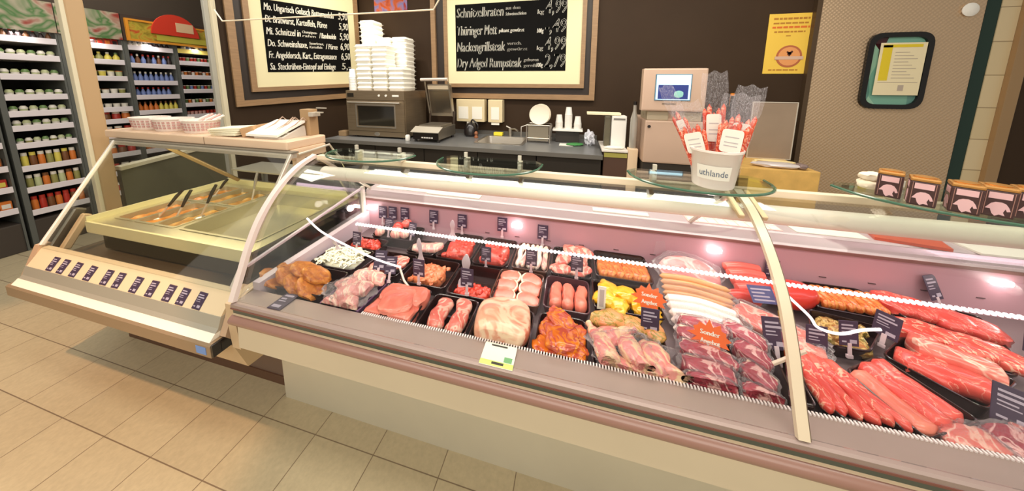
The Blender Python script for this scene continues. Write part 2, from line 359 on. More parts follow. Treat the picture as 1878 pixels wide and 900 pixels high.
# cold room door
def door_mat():
    m = bpy.data.materials.new('patterned_steel'); m.use_nodes = True; N = m.node_tree.nodes; L = m.node_tree.links; b = N['Principled BSDF']
    b.inputs['Base Color'].default_value = srgb(206, 178, 146); b.inputs['Metallic'].default_value = .55; b.inputs['Roughness'].default_value = .38
    tc = N.new('ShaderNodeTexCoord'); mp = N.new('ShaderNodeMapping'); mp.inputs['Rotation'].default_value = (0, math.radians(45), 0); L.new(tc.outputs['Object'], mp.inputs[0])
    ck = N.new('ShaderNodeTexVoronoi'); ck.inputs['Scale'].default_value = 42; ck.inputs['Randomness'].default_value = .1; L.new(mp.outputs[0], ck.inputs['Vector'])
    bp = N.new('ShaderNodeBump'); bp.inputs['Strength'].default_value = .6; bp.inputs['Distance'].default_value = .010; L.new(ck.outputs[0], bp.inputs['Height']); L.new(bp.outputs[0], b.inputs['Normal'])
    return m
d = struct('door_1', bxm(2.165, 3.295, 3.26, 3.36, .02, 2.75, .008), door_mat())
obj('edge_strip', bxm(2.125, 2.165, 3.25, 3.36, 0, 2.8), mat('door_edge', srgb(92, 74, 56), .4, .5), d)
bm = B(); wc = [(2.545, 1.375), (2.995, 1.375), (2.995, 2.05), (2.545, 2.05)]
outer = rpoly(wc, .11, 6); inner = rpoly([(2.585, 1.415), (2.955, 1.415), (2.955, 2.01), (2.585, 2.01)], .085, 6)
def ringplate(bm, outer, inner, y0, y1):
    n = len(outer); V = [[bm.verts.new((p[0], y, p[1])) for p in q] for q in (outer, inner) for y in (y0, y1)]
    for i in range(n):
        j = (i+1) % n
        for a, b in ((0, 2), (1, 3), (0, 1), (2, 3)): bm.faces.new((V[a][i], V[a][j], V[b][j], V[b][i]))
    return bm
ws = obj('window_seal', ringplate(B(), outer, inner, 3.235, 3.262), mat('black_rubber', srgb(18, 16, 16), .35), d)
bm = B(); vs = [bm.verts.new((p[0], 3.255, p[1])) for p in inner]; bm.faces.new(vs); vs = [bm.verts.new((p[0], 3.2585, p[1])) for p in inner]; bm.faces.new(vs)
def winmat():
    m = bpy.data.materials.new('window_view'); m.use_nodes = True; N = m.node_tree.nodes; L = m.node_tree.links; b = N['Principled BSDF']
    tc = N.new('ShaderNodeTexCoord'); mp = N.new('ShaderNodeMapping'); mp.inputs['Scale'].default_value = (4.5, 1, 1.7); mp.inputs['Rotation'].default_value = (0, .35, 0); L.new(tc.outputs['Object'], mp.inputs[0])
    v = N.new('ShaderNodeTexVoronoi'); v.inputs['Scale'].default_value = 2.2; L.new(mp.outputs[0], v.inputs['Vector'])
    s = N.new('ShaderNodeSeparateColor'); L.new(v.outputs['Color'], s.inputs[0])
    r = N.new('ShaderNodeValToRGB'); r.color_ramp.interpolation = 'CONSTANT'; e = r.color_ramp.elements
    e[0].color = srgb(118, 168, 148); e[1].position = .45; e[1].color = srgb(96, 140, 130); q = e.new(.68); q.color = srgb(60, 26, 30); q = e.new(.82); q.color = srgb(150, 190, 165)
    L.new(s.outputs[0], r.inputs[0]); L.new(r.outputs[0], b.inputs['Base Color']); b.inputs['Roughness'].default_value = .12; return m
obj('window_pane', bm, winmat(), d)
bm = B(); lathe(bm, [(.001, 0), (.05, 0), (.055, .01), (.03, .022), (.001, .024)], 24)
bmesh.ops.transform(bm, matrix=Matrix.Translation((3.19, 3.258, 2.22)) @ Matrix.Rotation(PI/2, 4, 'X'), verts=bm.verts)
obj('round_knob', bm, WHITEP, d, True)
# notice behind the door window
bm = quad(B(), (2.625, 3.232, 1.50), (1, 0, 0), (0, 0, 1), 0, .32, 0, .46, .001)
n = thing('paper_notice', 'white and yellow paper notice taped inside the cold room door window', 'notice', (2.785, 3.235, 1.5))
obj('sheet', bm, mat('notice_paper', srgb(232, 218, 180), .7), n)
bm = B(); quad(bm, (2.625, 3.230, 1.5), (1, 0, 0), (0, 0, 1), .02, .085, .13, .44, .0006)
quad(bm, (2.625, 3.230, 1.5), (1, 0, 0), (0, 0, 1), .02, .29, .42, .445, .0006)
obj('yellow_column', bm, mat('notice_yellow', srgb(222, 196, 40), .7), n)
bm = B(); quad(bm, (2.625, 3.230, 1.5), (1, 0, 0), (0, 0, 1), .02, .30, .112, .116)
for k in range(9): quad(bm, (2.625, 3.230, 1.5), (1, 0, 0), (0, 0, 1), .11, .27-.03*(k % 3), .15+.028*k, .155+.028*k)
quad(bm, (2.625, 3.230, 1.5), (1, 0, 0), (0, 0, 1), .17, .21, .04, .09)
obj('print', bm, mat('faded_print', srgb(180, 165, 150), .7), n)
# yellow poster
n = thing('poster', 'yellow poster with a round brown cockerel badge on the dark wall beside the door', 'poster', (1.97, 3.295, 1.70))
X, U, V = (1.785, 3.297, 1.695), (1, 0, .0), (0, 0, 1)
obj('sheet', quad(B(), X, U, V, 0, .368, 0, .565, .002), mat('poster_yellow', srgb(232, 192, 74), .6), n)
YP = (1.785, 3.293, 1.695)
PBR = mat('poster_brown', srgb(176, 120, 40), .6)
def smudges(z, h, x0, x1, m, nm):                                    # lines of print too blurred to read
    random.seed(int(z*1000)); bm = B(); x = x0
    while x < x1:
        w_ = random.uniform(.02, .05); box(bm, x, min(x+w_, x1), 3.2935, 3.2945, z, z+h); x += w_+.008
    obj(nm, bm, m, n)
for z, h, x0, x1 in ((2.205, .018, 1.825, 2.115), (2.165, .014, 1.825, 2.105), (2.085, .014, 1.84, 2.09), (2.05, .008, 1.94, 1.98), (1.725, .012, 1.83, 2.07)): smudges(z, h, x0, x1, PBR, 'print_line')
smudges(2.125, .018, 1.82, 2.12, mat('poster_orange', srgb(214, 108, 40), .6), 'headline')
bm = B(); cyl(bm, (1.985, 3.294, 1.86), (1.985, 3.2925, 1.86), .105, n=40); bd = obj('badge', bm, mat('badge_brown', srgb(176, 98, 60), .6), n)
bm = B(); cyl(bm, (1.985, 3.2922, 1.86), (1.985, 3.2915, 1.86), .088, n=40); obj('badge_field', bm, mat('badge_tan', srgb(222, 150, 90), .6), bd)
obj('badge_band', quad(B(), (1.785, 3.2905, 1.695), U, V, .085, .315, .135, .165, .001, (0, -1, 0)), mat('badge_band', srgb(206, 172, 150), .6), bd)
bm = B(); cyl(bm, (1.985, 3.291, 1.885), (1.985, 3.290, 1.885), .017, n=16); quad(bm, (1.985, 3.291, 1.885), (1, 0, .9), (-.9, 0, 1), .0, .034, -.008, .010, .001, (0, -1, 0)); quad(bm, (1.985, 3.291, 1.885), (-1, 0, .9), (.9, 0, 1), .0, .03, -.006, .008, .001, (0, -1, 0)); quad(bm, (1.985, 3.291, 1.85), (1, 0, 0), V, -.003, .003, 0, .03, .001, (0, -1, 0))
obj('cockerel_mark', bm, mat('badge_dark', srgb(70, 28, 22), .6), bd)

# ------------------------------------------------------------------ chalk boards
def frame_ring(bm, P, a0, a1, b0, b1, wdt, o0, o1):
    """frame of four bars; P(a, off, z) gives a point"""
    for (s0, s1, t0, t1) in ((a0, a1, b0, b0+wdt), (a0, a1, b1-wdt, b1), (a0, a0+wdt, b0+wdt, b1-wdt), (a1-wdt, a1, b0+wdt, b1-wdt)):
        q = [P(s, o, t) for o in (o0, o1) for s, t in ((s0, t0), (s1, t0), (s1, t1), (s0, t1))]
        v = [bm.verts.new(p) for p in q]
        for f in ((0, 1, 2, 3), (7, 6, 5, 4), (0, 4, 5, 1), (1, 5, 6, 2), (2, 6, 7, 3), (3, 7, 4, 0)): bm.faces.new([v[i] for i in f])
    return bm
def slab_on(P, a0, a1, b0, b1, o0, o1):
    bm = B(); q = [P(s, o, t) for o in (o0, o1) for s, t in ((a0, b0), (a1, b0), (a1, b1), (a0, b1))]; v = [bm.verts.new(p) for p in q]
    for f in ((0, 1, 2, 3), (7, 6, 5, 4), (0, 4, 5, 1), (1, 5, 6, 2), (2, 6, 7, 3), (3, 7, 4, 0)): bm.faces.new([v[i] for i in f])
    return bm
GAP = mat('frame_recess', srgb(44, 32, 24), .5)
def chalkboard(label, P, n, a, b, frames, lines, u, v):
    t = thing('chalkboard', label, 'menu board', P((a[0]+a[1])/2, 0, frames[0][2]))
    (A0, A1, B0, B1), (I0, I1, J0, J1), (M0, M1, K0, K1) = frames
    obj('outer_frame', frame_ring(B(), P, A0, A1, B0, B1, .06, .002, .05), WOODF, t)
    obj('recess_panel', slab_on(P, A0+.06, A1-.06, B0+.06, B1-.06, .002, .02), GAP, t)
    obj('inner_frame', frame_ring(B(), P, I0, I1, J0, J1, .045, .02, .065), WOODF, t)
    obj('mat_board', slab_on(P, M0, M1, K0, K1, .02, .05), MATC, t)
    s = obj('slate', slab_on(P, a[0], a[1], b[0], b[1], .05, .054), SLATE, t)
    for (x, z, w, h, body) in lines: obj('chalk_writing', text(B(), body, P(x, .0548, z), u, v, w, h, .12, bold=.003 if h > .04 else .0015), CHALK, s)
    return t
P2 = lambda a, o, z: Vector((a, WALLY-o, z))
L2 = []
for (z, main, w, mid, price) in ((2.36, 'Schnitzelbraten', .58, ('aus dem', 'Schweineschinken'), '4,99'), (2.155, 'Thüringer Mett', .50, ('pikant gewürzt',), '-,49'), (1.965, 'Nackengrillsteak', .60, ('versch.', 'gewürzt'), '4,99'), (1.775, 'Dry Adged Rumpsteak', .80, ('gefroren', 'gereift'), '2,79')):
    L2.append((-1.45, z, w, .115, main)); x = -1.45+w+.03
    if len(mid) == 1: L2.append((x, z+.02, .30, .045, mid[0]))
    else: L2 += [(x, z+.065, .17, .038, mid[0]), (x, z+.0, .24 if w < .7 else .15, .038, mid[1])]
    L2.append((-.47, z-.0, .07, .05, 'kg' if price[0] == '4' else '100g')); L2.append((-.38, z, .23, .15, price))
chalkboard('chalkboard of weekly meat prices on the back wall above the sink', P2, None, (-1.466, -.14), (1.73, 2.51), ((-1.80, .19, 1.40, 2.84), (-1.62, .07, 1.535, 2.72), (-1.575, .025, 1.58, 2.675)), L2, (1, 0, 0), (0, 0, 1))
TL = math.tan(math.radians(3.2))
P1 = lambda a, o, z: Vector((wl(a, o).x, wl(a, o).y, z+(a-.4)*TL))
L1 = []
for k, (main, w, mid, rest, rw, price) in enumerate((('Mo. Ungarisch Gulasch Butternudeln', .66, None, '', 0, '5,90'), ('Di. Bratwurst, Kartoffeln, Püree', .58, None, '', 0, '5,90'), ('Mi. Schnitzel in', .30, ('Champignon-', 'rahm'), '/ Bandnudeln', .18, '5,90'), ('Do. Schweinshaxe,', .36, ('Sauerkraut,', 'Kartoffeln'), '/ Püree', .13, '6,90'), ('Fr. Angeldorsch, Kart., Estragonsauce', .66, None, '', 0, '6,50'), ('Sa. Steckrüben-Eintopf auf Einlage', .64, None, '', 0, '5,-'))):
    z = 2.335-k*.122; L1.append((.02, z, w, .076, main)); x = .02+w+.02
    if mid: L1 += [(x, z+.042, .15, .03, mid[0]), (x, z+.0, .13, .03, mid[1]), (x+.17, z, rw, .066, rest)]
    L1.append((.735, z, .105, .088, price))
chalkboard('chalkboard of weekday dishes on the left wall in a pale backlit frame', P1, None, (0, .85), (1.70, 2.44), ((-.27, .985, 1.36, 2.86), (-.145, .975, 1.50, 2.70), (-.10, .95, 1.545, 2.655)), L1, (wd.x, wd.y, TL), (0, 0, 1))

# ------------------------------------------------------------------ posts and low partition at the left
struct('trim_3', bxm(-3.03, -2.985, 1.078, 1.150, 0, 3.1, .008), mat('post_beige', srgb(190, 158, 118), .45))
struct('trim_4', bxm(-3.02, -2.98, 1.060, 1.078, 0, 3.1, .005), mat('post_pale', srgb(222, 212, 184), .4))
p2 = wl(-.37)
struct('trim_5', bxm(p2.x-.03, p2.x+.0, p2.y-.035, p2.y+.02, 0, 3.1, .004), mat('post_grey', srgb(178, 176, 166), .4, .2))
struct('trim_6', bxm(p2.x+.0, p2.x+.035, p2.y+.0, p2.y+.035, 0, 3.1, .004), mat('post_pale', srgb(222, 212, 184), .4))
t = thing('low_partition', 'low grey partition panel with pale cap between the two posts', 'partition', (-3.1, 1.55, 0))
obj('panel', plate(B(), [(-3.03, 1.17), (-2.99, 1.17), (p2.x+.0, p2.y-.03), (p2.x-.05, p2.y-.03)], 0, .965), mat('partition_grey', srgb(104, 100, 80), .6), t)
obj('cap', plate(B(), [(-3.045, 1.17), (-2.975, 1.17), (p2.x+.015, p2.y-.03), (p2.x-.065, p2.y-.03)], .965, .99), mat('post_pale', srgb(222, 212, 184), .4), t)

# ------------------------------------------------------------------ chillers along the far left
CH = mat('chiller_grey', srgb(92, 94, 90), .5); CHB = mat('chiller_back', srgb(60, 56, 52), .6); CHL = mat('price_rail', srgb(226, 218, 222), .5); CHY = mat('price_rail_yellow', srgb(236, 214, 110), .5)
def colourful(name, cols, sc):
    if name in MC: return MC[name]
    m = bpy.data.materials.new(name); m.use_nodes = True; N = m.node_tree.nodes; L = m.node_tree.links; b = N['Principled BSDF']
    tc = N.new('ShaderNodeTexCoord'); nz = N.new('ShaderNodeTexNoise'); nz.inputs['Scale'].default_value = sc; nz.inputs['Detail'].default_value = 2.5; nz.inputs['Distortion'].default_value = .8; L.new(tc.outputs['Object'], nz.inputs['Vector'])
    r = N.new('ShaderNodeValToRGB'); e = r.color_ramp.elements; e[0].position = .3; e[0].color = cols[0]; e[1].position = .72; e[1].color = cols[-1]
    for i, c in enumerate(cols[1:-1]): q = e.new(.3+.42*(i+1)/(len(cols)-1)); q.color = c
    L.new(nz.outputs[0], r.inputs[0]); L.new(r.outputs[0], b.inputs['Base Color']); b.inputs['Roughness'].default_value = .5; MC[name] = m; return m
PRODUCE = colourful('produce_photo', [srgb(84, 34, 34), srgb(150, 56, 46), srgb(176, 160, 140), srgb(70, 116, 60), srgb(170, 160, 140), srgb(200, 190, 176)], 5)
CX, CXB = -4.9, -5.5
def chiller(label, y0, y1, shelves, header, yell=()):
    t = thing('wall_chiller', label, 'chiller', ((CX+CXB)/2, (y0+y1)/2, 0), 'open wall chillers at the left')
    bm = B(); box(bm, CXB, CX-.005, y0, y0+.03, .0, 2.3); obj('side_panel', bm, CH, t)
    bm = B(); box(bm, CXB, CX-.005, y1-.012, y1, .0, 2.3); obj('side_panel', bm, CH, t)
    obj('back_panel', bxm(CXB-.03, CXB, y0, y1, 0, 2.3), CHB, t)
    obj('base', bxm(CXB, CX-.01, y0+.03, y1-.012, 0, .27, .01), mat('chiller_base', srgb(66, 58, 52), .5), t)
    obj('header', bxm(CX-.06, CX+.01, y0+.004, y1-.001, 2.02, 2.3), header, t)
    for k, z in enumerate(shelves):
        s = obj('shelf', bxm(CXB, CX-.012, y0+.03, y1-.012, z-.03, z-.012), WHITE_E, t)
        obj('price_rail', bxm(CX-.012, CX, y0+.03, y1-.012, z-.032, z+.022, .003), CHY if k in yell else CHL, s)
    return t
ZA = [1.94, 1.78, 1.604, 1.42, 1.27, 1.139, .978, .766, .564, .346]
ZC = [1.954, 1.758, 1.561, 1.395, 1.217, 1.0, .76, .54, .34]
ZD = [1.965, 1.816, 1.639, 1.46, 1.282, 1.131, .94, .72, .5, .34]
chiller('leftmost wall chiller cut off by the left frame edge, stocked with red packs', .72, 1.325, [1.94, 1.6, 1.27, 1.0, .79, .60, .40], PRODUCE)
chiller('wall chiller of salad tubs and jars, left of the beige post', 1.345, 1.70, ZA, PRODUCE)
chiller('wall chiller half hidden behind the beige post', 1.702, 2.10, ZA, PRODUCE)
chiller('wall chiller stocked with blue bottles, under the left half of the orange sign', 2.102, 2.50, ZC, mat('dark_header', srgb(60, 48, 40), .6))
chiller('wall chiller of small pots nearest the menu board', 2.502, 2.925, ZD, mat('dark_header', srgb(60, 48, 40), .6), (0,))
# banner on the two right-hand chillers
t = thing('chiller_banner', 'orange framed banner with a red dome above the bottle chillers', 'sign', (CX+.02, 2.51, 2.03))
obj('panel', bxm(CX+.012, CX+.028, 2.14, 2.93, 2.03, 2.25), colourful('banner_print', [srgb(110, 60, 30), srgb(150, 130, 40), srgb(190, 170, 60), srgb(196, 60, 36)], 9), t)
PB = lambda a, o, z: Vector((CX+o, a, z))
obj('border', frame_ring(B(), PB, 2.125, 2.945, 2.02, 2.262, .022, .012, .036), mat('banner_orange', srgb(226, 150, 44), .5), t)
bm = B(); pts = [(2.52+.21*math.cos(a), 2.13+.25*math.sin(a)) for a in [PI*k/24 for k in range(25)]]
a = [bm.verts.new((CX+.03, y, z)) for y, z in pts]; b = [bm.verts.new((CX+.05, y, z)) for y, z in pts]
for i in range(25): bm.faces.new((a[i], a[(i+1) % 25], b[(i+1) % 25], b[i]))
bm.faces.new(a[::-1]); bm.faces.new(b)
obj('red_dome', bm, mat('banner_red', srgb(212, 58, 36), .5), t)
obj('pale_label', bxm(CX+.05, CX+.053, 2.52, 2.68, 2.18, 2.29), mat('banner_pale', srgb(226, 190, 150), .6), t)
bm = B(); box(bm, CX+.03, CX+.036, 2.35, 2.80, 2.055, 2.12, .002); obj('yellow_scroll', bm, mat('banner_olive', srgb(196, 186, 70), .5), t)

def prod(kind, w, h, c1, c2):
    bm = B(); r = w/2
    if kind == 'tub': lathe(bm, [(r*.82, 0), (r*.95, h*.62), (r*1.02, h*.64), (r*1.02, h*.78), (r*.6, h*1.0), (.001, h)], 14, mi=[0, 0, 1, 1, 1])
    elif kind == 'bottle': lathe(bm, [(r*.9, 0), (r, h*.06), (r, h*.55), (r*.45, h*.78), (r*.42, h*.84), (r*.46, h*.84), (r*.46, h), (.001, h)], 12, mi=[0, 0, 0, 0, 1, 1, 1])
    elif kind == 'jar': lathe(bm, [(r*.95, 0), (r, h*.05), (r, h*.7), (r*.8, h*.8), (r*.86, h*.81), (r*.86, h), (.001, h)], 14, mi=[0, 0, 0, 0, 1, 1])
    elif kind == 'pot': lathe(bm, [(r*.78, 0), (r*.98, h*.9), (r*1.04, h*.92), (r*1.04, h), (.001, h)], 12, mi=[0, 0, 1, 1])
    else: box(bm, -r*.95, r*.95, -r*.5, r*.5, 0, h, .003, mi=0); box(bm, -r*.7, r*.7, -r*.52, -r*.49, h*.35, h*.75, mi=1)
    me = bpy.data.meshes.new(kind); bmesh.ops.recalc_face_normals(bm, faces=bm.faces); bm.to_mesh(me); bm.free(); me.materials.append(c1); me.materials.append(c2)
    if kind not in ('carton',): me.shade_smooth(); me.set_sharp_from_angle(angle=math.radians(35))
    return me
CM = lambda n, r, g, b: mat('pack_'+n, srgb(r, g, b), .4)
wht, grn, olv, brn, org, red_, blu, yel, drk, pnk = CM('white', 232, 226, 214), CM('green', 110, 140, 84), CM('olive', 150, 146, 84), CM('brown', 120, 76, 44), CM('orange', 214, 120, 50), CM('red', 180, 52, 40), CM('blue', 118, 136, 190), CM('yellow', 220, 204, 90), CM('dark', 58, 44, 44), CM('pink', 220, 170, 160)
SALAD = CM('salad', 190, 196, 150)
ORD = ['top', 'second', 'third', 'fourth', 'fifth', 'sixth', 'seventh', 'eighth', 'ninth', 'tenth']
def stock(col, y0, y1, shelves, k, n, kind, combos, h, name, desc, skip=()):
    w = (y1-y0-.05)/n*.86
    ms = [prod(kind, w, h, a, b) for a, b in combos]
    for i in range(n):
        if i in skip: continue
        y = y0+.045+(i+.5)*(y1-y0-.06)/n; ci = (i*7+k) % len(ms) if len(combos) > 2 else (i*len(combos))//n
        o = bpy.data.objects.new(name, ms[ci]); C.objects.link(o); o.location = (CX-.045-w*.3, y, shelves[k]-.012); o.rotation_euler = (0, 0, PI/2)
        tag(o, f'{desc}, {ORD[k]} shelf, {col}', name.replace('_', ' '), f'{name.replace("_", " ")}s, {ORD[k]} shelf of the {col}')
ca = 'chiller left of the beige post'; ya = (1.345, 1.70)
stock(ca, *ya, ZA, 0, 8, 'bottle', [(drk, wht), (brn, drk), (drk, red_)], .10, 'bottle', 'small dark bottle')
for k in (1, 2, 3, 4, 5): stock(ca, *ya, ZA, k, 6, 'tub', [(wht, SALAD), (wht, grn), (SALAD, wht)], .078, 'salad_tub', 'pale green lidded salad tub')
stock(ca, *ya, ZA, 6, 7, 'tub', [(wht, grn), (olv, wht), (wht, SALAD)], .075, 'salad_tub', 'small pale tub')
stock(ca, *ya, ZA, 7, 7, 'jar', [(olv, wht), (org, wht), (brn, yel), (yel, wht)], .15, 'jar', 'pickle jar')
stock(ca, *ya, ZA, 8, 7, 'jar', [(SALAD, wht), (org, brn), (olv, wht)], .14, 'jar', 'pale pickle jar')
stock(ca, *ya, ZA, 9, 7, 'jar', [(org, red_), (red_, red_), (brn, red_)], .15, 'jar', 'red lidded jar')
cb = 'chiller behind the beige post'; yb = (1.702, 2.10)
stock(cb, *yb, ZA, 0, 7, 'carton', [(red_, drk), (brn, red_), (red_, org)], .10, 'carton', 'dark red carton')
stock(cb, *yb, ZA, 1, 6, 'bottle', [(yel, grn), (olv, yel), (yel, wht)], .11, 'bottle', 'yellow green bottle')
stock(cb, *yb, ZA, 2, 6, 'pot', [(wht, yel), (SALAD, org), (yel, wht)], .09, 'pot', 'yellow and white pot')
stock(cb, *yb, ZA, 3, 6, 'pot', [(wht, brn), (wht, wht), (olv, wht)], .08, 'pot', 'white and brown pot')
stock(cb, *yb, ZA, 4, 6, 'pot', [(wht, drk), (wht, wht)], .07, 'pot', 'small white pot')
for k in (5, 6, 7, 8, 9): stock(cb, *yb, ZA, k, 5, 'jar', [(org, wht), (brn, red_), (red_, wht)], .11, 'jar', 'orange brown jar')
cc = 'chiller with blue bottles'; yc = (2.102, 2.50)
stock(cc, *yc, ZC, 0, 8, 'bottle', [(wht, wht), (drk, wht)], .10, 'bottle', 'small pale or dark bottle')
stock(cc, *yc, ZC, 1, 8, 'bottle', [(brn, wht), (blu, red_), (drk, red_), (blu, red_)], .135, 'bottle', 'blue or brown bottle')
stock(cc, *yc, ZC, 2, 8, 'bottle', [(blu, wht)], .135, 'bottle', 'light blue bottle')
stock(cc, *yc, ZC, 3, 8, 'bottle', [(blu, red_)], .12, 'bottle', 'light blue bottle with red cap', skip=(7,))
stock(cc, *yc, ZC, 4, 8, 'bottle', [(org, brn), (yel, brn)], .13, 'bottle', 'orange or yellow bottle')
for k in (5, 6): stock(cc, *yc, ZC, k, 6, 'jar', [(org, brn), (brn, org)], .12, 'jar', 'brown jar')
ce = 'chiller nearest the menu board'; ye = (2.502, 2.925)
stock(ce, *ye, ZD, 0, 8, 'bottle', [(drk, red_), (wht, wht), (blu, drk)], .11, 'bottle', 'mixed small bottle')
stock(ce, *ye, ZD, 1, 10, 'pot', [(grn, wht), (red_, wht), (red_, pnk)], .08, 'pot', 'green or red yoghurt pot')
stock(ce, *ye, ZD, 2, 10, 'pot', [(org, wht), (brn, wht), (wht, red_)], .08, 'pot', 'orange or white yoghurt pot')
stock(ce, *ye, ZD, 3, 10, 'pot', [(red_, wht), (grn, wht), (blu, wht)], .08, 'pot', 'red, green or blue yoghurt pot')
stock(ce, *ye, ZD, 4, 10, 'pot', [(wht, grn), (grn, wht), (org, wht)], .08, 'pot', 'pale yoghurt pot')
stock(ce, *ye, ZD, 5, 9, 'pot', [(pnk, red_), (red_, red_)], .075, 'pot', 'red lidded pot')
for k in (6, 7): stock(ce, *ye, ZD, k, 6, 'jar', [(org, brn), (red_, org)], .12, 'jar', 'orange jar')
cf = 'leftmost chiller'
for k in (4, 5, 6): stock(cf, .72, 1.325, [1.94, 1.6, 1.27, 1.0, .79, .60, .40], k, 8, 'carton', [(red_, yel), (org, wht), (brn, org)], .10, 'carton', 'red or orange carton')


# ------------------------------------------------------------------ hot food counter
HX0, HX1 = -2.74, -1.365
t = hot = thing('hot_food_counter', 'hot food counter with slanted glass front and steel pans, left of the meat counter', 'counter', (-2.05, 1.1, 0))
obj('plinth', bxm(-2.63, -1.372, .95, 1.55, 0, .36), mat('plinth_brown', srgb(128, 106, 92), .4, .3), t)
obj('kick_strip', bxm(-2.635, -1.372, .945, .95, 0, .05), mat('kick_brown', srgb(96, 66, 48), .5), t)
obj('underbelly', prism_x(B(), [(.72, .4845), (.76, .345), (.90, .33), (.90, .4845)], HX0+.06, HX1+.03), TAN, t)
obj('body', prism_x(B(), [(.72, .485), (.715, .56), (.735, .60), (.76, .615), (1.60, .615), (1.60, .485)], HX0, HX1), mat('body_dark_steel', srgb(112, 100, 82), .45, .4), t)
obj('card_ledge', prism_x(B(), [(.714, .6155), (.765, .688), (.785, .688), (.785, .6155)], HX0+.02, HX1-.005), mat('ledge_cream', srgb(226, 204, 168), .45), t)
obj('steel_band', prism_x(B(), [(.689, .5625), (.700, .575), (.713, .615), (.735, .615), (.735, .5625)], HX0+.01, HX1-.003), mat('band_steel', srgb(186, 180, 164), .4, .35), t)
obj('bright_band', prism_x(B(), [(.668, .541), (.688, .562), (.735, .562), (.735, .541)], HX0+.005, HX1-.003), mat('polished_cream', srgb(250, 242, 224), .3, coat=.3), t)  # tilted upward and near white, shaped for the ceiling-light highlight
ch = obj('bumper_channel', prism_x(B(), [(.660, .534), (.668, .5405), (.735, .5405), (.735, .49), (.660, .485)], HX0-.02, HX1+.012), mat('channel_tan', srgb(158, 134, 106), .4, .3), t)
bm = B(); box(bm, HX1+.012, HX1+.02, .662, .735, .487, .539, .002); box(bm, HX1+.02, HX1+.022, .690, .700, .492, .534); obj('channel_end_cap', bm, BLACKP, ch)
obj('blue_sticker', bxm(HX1-.065, HX1-.012, .6585, .6605, .495, .526), mat('sticker_blue', srgb(110, 150, 216), .5), ch)
for x0, x1 in ((HX0-.025, HX0+.02), (HX1-.002, HX1+.03)):
    obj('end_plate', prism_x(B(), [(.70, .545), (.76, .70), (.80, .70), (.80, .50), (.73, .50)], x0, x1), mat('end_plate_tan', srgb(196, 164, 134), .4), t)
# frame and glass
GF = [(.760, .690), (1.062, 1.205)]
def bar(bm, p0, p1, w): 
    p0, p1 = Vector(p0), Vector(p1); d = p1-p0; tt = B(); bmesh.ops.create_cube(tt, size=1)
    bmesh.ops.transform(tt, matrix=Matrix.Diagonal((w, w, d.length, 1)), verts=tt.verts); bmesh.ops.bevel(tt, geom=tt.edges[:], offset=w*.15, segments=1, affect='EDGES')
    return app(bm, tt, Matrix.Translation((p0+p1)/2) @ d.to_track_quat('Z', 'Y').to_matrix().to_4x4())
obj('front_glass', prism_x(B(), ribbon(GF, .006), HX0+.03, HX1-.01), GLASS, t)
obj('side_glass', plate(B(), [(0, 0)]*0 or [(HX0+.02, .79), (HX0+.026, .79), (HX0+.026, 1.5), (HX0+.02, 1.5)], .70, .72), GLASS, t)
for x in (HX0+.02, HX1-.014):
    bm = B(); pr_ = [(.775, .69), (1.066, 1.2), (1.30, 1.2), (1.50, .81), (1.50, .69)]
    a = [bm.verts.new((x, y, z)) for y, z in pr_]; b = [bm.verts.new((x+.006, y, z)) for y, z in pr_]
    for i in range(5): bm.faces.new((a[i], a[(i+1) % 5], b[(i+1) % 5], b[i]))
    bm.faces.new(a[::-1]); bm.faces.new(b); obj('side_glass', bm, GLASS, t)
o_ = bpy.data.objects['side_glass']; bpy.data.objects.remove(o_)
for x, m_ in ((HX0+.018, WHITE_E), (HX1-.012, ALU)):
    obj('glass_edge_bar', bar(B(), (x, .765, .70), (x, 1.066, 1.205), .016), m_, t)
obj('corner_post', bar(B(), (HX0+.0, .80, .66), (HX0+.0, .905, .845), .05), STEEL_D, t)
obj('corner_post', bar(B(), (HX0+.075, .81, .66), (HX0+.075, .90, .82), .032), TAN, t)
obj('glass_header_rail', bxm(HX0-.02, HX1-.01, 1.058, 1.095, 1.182, 1.206, .004), ALU, t)
obj('header_gasket', bxm(HX0-.02, HX1-.005, 1.062, 1.10, 1.206, 1.214), mat('gasket_grey', srgb(120, 112, 98), .5), t)
sh = obj('top_shelf', bxm(-2.86, -1.425, 1.085, 1.315, 1.214, 1.262, .014, seg=3), SHELFW, t)
obj('shelf_joint', bxm(-2.004, -2.0, 1.0835, 1.09, 1.218, 1.258), mat('joint_line', srgb(150, 126, 104), .5), sh)
bm = B(); box(bm, -1.445, -1.415, 1.10, 1.30, 1.16, 1.216, .008); box(bm, -1.445, -1.415, 1.12, 1.17, 1.12, 1.17, .006); obj('shelf_bracket', bm, SHELFW, t)
bm = B(); tube(bm, [(-1.40, 1.12, 1.19), (-1.40, 1.31, 1.205), (-1.40, 1.33, 1.17), (-1.36, 1.36, 1.10)], .006); tube(bm, [(-1.41, 1.2, 1.17), (-1.38, 1.22, 1.14)], .010); obj('wire_stay', bm, ALU, t)
obj('slanted_bar', bar(B(), (-2.58, 1.16, 1.19), (-2.36, 1.44, .86), .022), mat('slanted_bar_brass', srgb(150, 126, 84), .4, .4), t)  # thin brownish bar slanting down from under the shelf
obj('slanted_bar', bar(B(), (-1.44, 1.30, 1.17), (-1.44, 1.49, .80), .022), STEEL_D, t)
